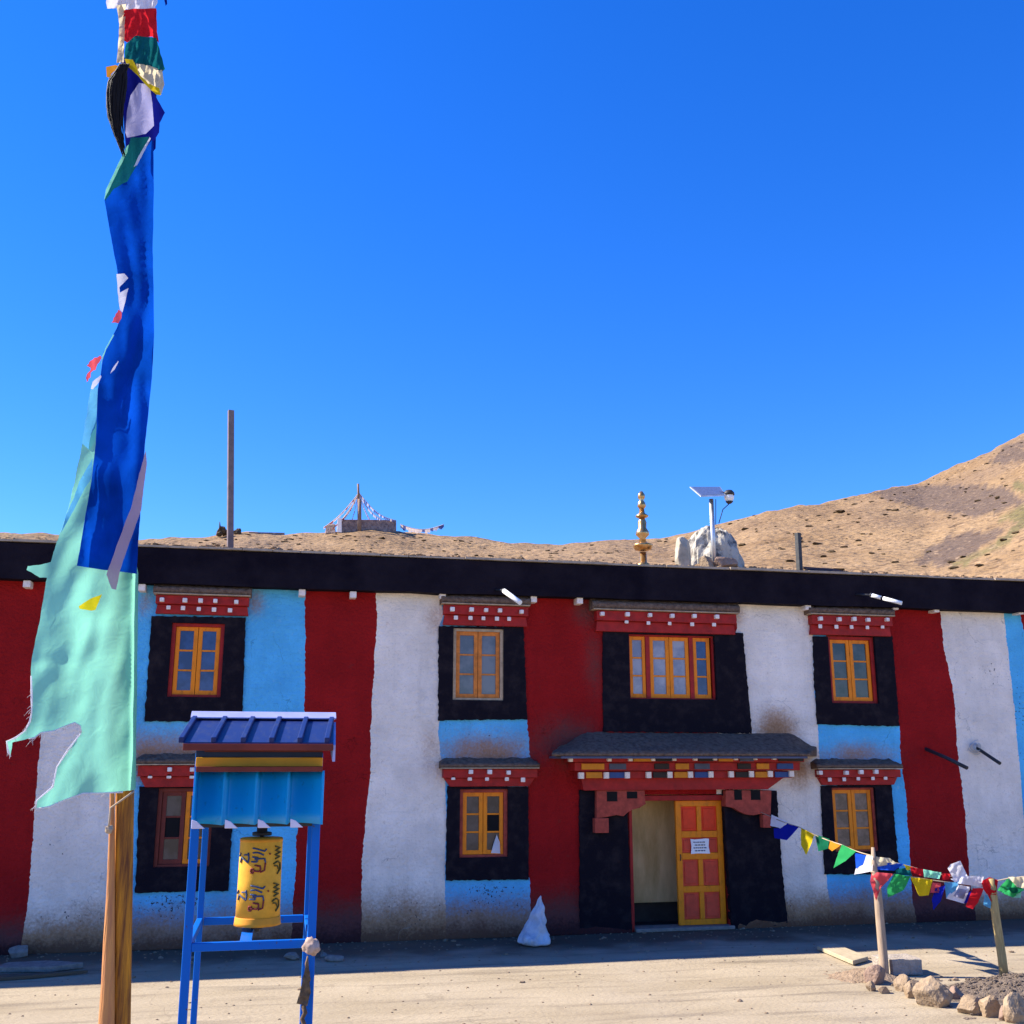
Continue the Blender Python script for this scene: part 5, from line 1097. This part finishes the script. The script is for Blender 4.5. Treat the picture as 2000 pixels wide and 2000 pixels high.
flag_string('upper string of prayer flags between the two stakes with a white flag blown up', [(838, 415), (1100, 490), (1380, 560), (1700, 600)], [Y1, lerp(Y1, Y2, .3), lerp(Y1, Y2, .63), Y2],
 [('cream', [(858, 420), (960, 432), (1010, 472), (865, 492)]), ('wblue', [(865, 480), (940, 465), (1060, 472), (990, 522), (870, 515)]), ('teal', [(1000, 512), (1100, 500), (1122, 562), (1000, 548)]), ('yellow', [(1062, 478), (1112, 492), (1102, 522), (1080, 516)]), ('red', [(1105, 490), (1202, 512), (1196, 562), (1110, 532)]), ('mint', [(1200, 512), (1332, 536), (1320, 582), (1208, 570)]), ('red', [(1338, 540), (1396, 546), (1390, 586), (1338, 590)]), ('white', [(1378, 505), (1400, 475), (1470, 450), (1522, 560), (1420, 582)]), ('white', [(1400, 582), (1520, 560), (1640, 567), (1620, 642), (1440, 612)]), ('red', [(1620, 600), (1680, 570), (1745, 590), (1730, 700), (1660, 690), (1640, 660)])])
flag_string('lower string of prayer flags sagging between the two stakes', [(820, 530), (1110, 565), (1450, 612), (1700, 640)], [Y1, lerp(Y1, Y2, .33), lerp(Y1, Y2, .7), Y2],
 [('pink', [(828, 530), (985, 545), (935, 605), (890, 650), (860, 740), (815, 600)]), ('green', [(990, 545), (1110, 562), (1060, 662), (945, 718), (938, 650)]), ('yellow', [(1108, 568), (1270, 590), (1240, 702), (1170, 708)]), ('pink', [(1268, 608), (1332, 615), (1312, 682), (1250, 682)]), ('navyf', [(1290, 650), (1362, 625), (1330, 740), (1275, 808), (1263, 730)]), ('sky', [(1352, 608), (1462, 603), (1440, 662), (1370, 722)]), ('white', [(1440, 620), (1542, 640), (1500, 762), (1365, 722)]), ('navyf', [(1530, 680), (1570, 660), (1530, 752), (1495, 760)]), ('red', [(1560, 648), (1642, 650), (1600, 752), (1560, 802), (1508, 782)]), ('sky', [(1650, 690), (1692, 740), (1690, 798), (1636, 770)]), ('red', [(1645, 640), (1720, 668), (1725, 762), (1690, 742)])])
flag_string('string of green and yellow prayer flags leading right from the yellowish stake', [(1700, 600), (1830, 575), (2100, 540)], [Y2, Y2 - .1, Y2 - .3],
 [('green', [(1735, 662), (1815, 580), (1935, 662), (1850, 718)]), ('cream', [(1818, 568), (1960, 566), (1960, 655), (1880, 640)]), ('dgreen', [(1800, 640), (1880, 650), (1930, 665), (1850, 690)]), ('mint', [(1850, 700), (1912, 680), (1910, 720), (1860, 718)]), ('red', [(1980, 560), (2080, 550), (2060, 650), (1990, 650)])])

# ================================================================ plank, block, stones, gravel bed
p = [gnd(1596, 1856), gnd(1631, 1850.5), gnd(1696, 1877.5), gnd(1666, 1886)]
mb = MB(); mb.hexa([x_ + Vector((0, 0, 0.006)) for x_ in p], [x_ + Vector((0, 0, 0.05)) for x_ in p])
tag(mb.build('plank', M['plank'], None, 0.006, loc=tuple(p[0])), 'pale wooden plank lying on the ground left of the bleached stake', 'plank')
a = gnd(1745, 1906); a2 = gnd(1804, 1904)
ux = (a2 - a).normalized(); uy = Vector((-ux.y, ux.x, 0)); hh = 0.155
A = [a, a2, a2 + uy * 0.33, a + uy * 0.33 - ux * 0.06]
mb = MB(); mb.hexa([x_ + Vector((0, 0, 0.0)) for x_ in A], [x_ + Vector((0, 0, hh)) for x_ in A])
bmesh.ops.subdivide_edges(mb.bm, edges=mb.bm.edges[:], cuts=6, use_grid_fill=True)
for v in mb.bm.verts: v.co += Vector((nz(v.co.x, v.co.y, v.co.z, 9), nz(v.co.y, v.co.z, v.co.x, 9), nz(v.co.z, v.co.x, v.co.y, 9) * 0.8)) * 0.012
tag(mb.build('concrete_block', mat('pale_concrete', (0.30, 0.25, 0.20), 0.95, 0.2, 14, 0.9, 45, col2=(0.40, 0.34, 0.28), dist=0.015), None, 0.006, loc=tuple(a)), 'rough grey concrete block standing right of the bleached stake', 'block')
# gravel bed as a low heap
mb = MB(); c0 = gnd(1965, 1935); nx, ny = 70, 60; A = []
def gh(x, y):
    u, v = (x - (c0.x + 0.55)) / 1.5, (y - (c0.y - 0.1)) / 0.75; r2 = u * u + v * v
    return max(-0.03, 0.13 * (1 - sm(0.25, 1.0, math.sqrt(r2)))) + 0.02 * nz(x, y, 0, 6) + 0.014 * nz(x, y, 4, 19) - 0.012
for j in range(ny + 1):
    A.append([mb.bm.verts.new((lerp(c0.x - 1.1, c0.x + 2.4, i / nx), lerp(c0.y - 1.0, c0.y + 0.8, j / ny), gh(lerp(c0.x - 1.1, c0.x + 2.4, i / nx), lerp(c0.y - 1.0, c0.y + 0.8, j / ny)))) for i in range(nx + 1)])
for a, b_ in zip(A, A[1:]):
    for i in range(nx): mb.bm.faces.new((a[i], a[i + 1], b_[i + 1], b_[i]))
rnd = random.Random(6)
for k in range(1300):
    x, y = rnd.uniform(c0.x - 0.95, c0.x + 1.6), rnd.uniform(c0.y - 0.85, c0.y + 0.65); h = gh(x, y)
    if h < 0.004 and rnd.random() < 0.85: continue
    s_ = rnd.uniform(0.008, 0.022); mb.blob((x, y, max(h, 0) + s_ * 0.3), (s_ * 1.3, s_, s_ * 0.8), 1, 0.4, k * .9)
tag(mb.build('gravel_bed', M['gravel']), 'heaped grey gravel around the yellowish stake behind the stones', None, None, 'stuff')
mb = MB(); c1 = gnd(1690, 1908); A = []
for j in range(31):
    A.append([])
    for i in range(41):
        x, y = lerp(c1.x - 0.5, c1.x + 0.5, i / 40), lerp(c1.y - 0.42, c1.y + 0.42, j / 30); r2 = math.hypot((x - c1.x) / 0.44, (y - c1.y) / 0.36)
        A[-1].append(mb.bm.verts.new((x, y, 0.085 * (1 - sm(0.1, 1, r2)) + (0.014 * nz(x, y, 0, 8) + 0.02 * abs(nz(x, y, 2, 14))) * (r2 < 1.1) - 0.016)))
for a, b_ in zip(A, A[1:]):
    for i in range(40): mb.bm.faces.new((a[i], a[i + 1], b_[i + 1], b_[i]))
tag(mb.build('soil_mound', M['soil']), 'small mound of pale soil at the foot of the bleached stake', None, None, 'stuff')
SG = 'stones edging the gravel bed'
k5 = lambda a, b3: (1480 + a * .2691, 1560 + b3 * .2691)
for i, (a, b3, w_, h_, m, lab) in enumerate([
    (860, 1340, 38, 30, 'stone_pink', 'pinkish block-shaped stone at the foot of the bleached stake'),
    (825, 1392, 18, 15, 'stone', 'pale pebble, leftmost of the stones edging the gravel bed'),
    (918, 1408, 22, 12, 'stone', 'small flat stone below the pinkish stone, with dark gaps around it'),
    (1050, 1388, 32, 26, 'stone', 'pale cracked stone just below the concrete block shadow'),
    (1128, 1440, 36, 28, 'stone', 'wedge of tan stone touching the left side of the largest stone'),
    (1300, 1500, 72, 50, 'stone', 'largest tan boulder edging the gravel bed'),
    (1440, 1450, 34, 20, 'stone_pink', 'brownish half-buried stone right behind the largest boulder'),
    (1550, 1552, 54, 28, 'stone', 'long low tan stone right of the largest boulder'),
    (1705, 1575, 46, 34, 'stone', 'rounded tan stone, second from the right edge of the photo'),
    (1885, 1615, 48, 46, 'stone', 'rounded pale stone at the right edge of the photo'),
    (1790, 1600, 26, 22, 'stone_pink', 'small dull stone wedged between the two rightmost stones')]):
    u, v = k5(a, b3); rock('edge_stone', u, v, w_, h_, None, 2.3 + i * 5.9, M[m], lab, 'stone', SG, 3, 0.42, dep=0.75)
# loose slab and rubble at the left
p = gnd(68, 1893); mb = MB(); P = rough_poly([(p.x - 0.42, p.y - 0.12), (p.x + 0.2, p.y - 0.22), (p.x + 0.5, p.y - 0.05), (p.x + 0.1, p.y + 0.16), (p.x - 0.3, p.y + 0.14)], 0.08, 0.02, 4)
n_ = len(P); mb._q([(x_, y_, 0.0) for x_, y_ in P] + [(x_, y_, 0.06) for x_, y_ in P], [tuple(range(n_)), tuple(range(n_, 2 * n_))] + [(i, (i + 1) % n_, (i + 1) % n_ + n_, i + n_) for i in range(n_)])
tag(mb.build('stone_slab', M['concrete'], None, 0.01, loc=tuple(p)), 'flat grey stone slab lying by the wall at the far left', 'slab')
p = gnd(60, 1912); q_ = gnd(172, 1901); w0 = gnd(-60, 1920)
mb = MB(); mb.hexa([w0, p, q_, q_ + Vector((-0.1, 0.05, 0))], [w0 + Vector((0, 0.35, 0)), p + Vector((0, 0.3, 0)), q_ + Vector((0, 0.08, 0)), q_ + Vector((-0.1, 0.1, 0))]) if False else None
mb = MB(); pts_ = [w0, p, q_, p + Vector((0, 0.12, 0)), w0 + Vector((0, 0.25, 0))]; mb._q([x_ for x_ in pts_] + [x_ + Vector((0, 0, 0.035)) for x_ in pts_], [(0, 1, 2, 3, 4), (9, 8, 7, 6, 5)] + [(i, (i + 1) % 5, (i + 1) % 5 + 5, i + 5) for i in range(5)])
tag(mb.build('paving_slab', gm, None, 0.006, loc=tuple(p)), 'thin sunlit cement slab edge on the ground at the far left', 'slab')
for i, (u, v, w_, h_, lab) in enumerate([(570, 1874, 26, 12, 'dark rubble stone in the shade left of the stand leg with the rag'), (655, 1876, 34, 12, 'dark rubble stone lying in the house shadow right of the blue stand'), (632, 1868, 16, 8, 'smallest dark rubble stone in the house shadow right of the blue stand'), (36, 1868, 40, 22, 'grey rubble stone against the foot of the wall at the far left')]):
    rock('rubble_stone', u, v, w_, h_, None, 40 + i * 3.3, M['concrete'], lab, 'stone', 'rubble along the foot of the wall', 2, 0.4)
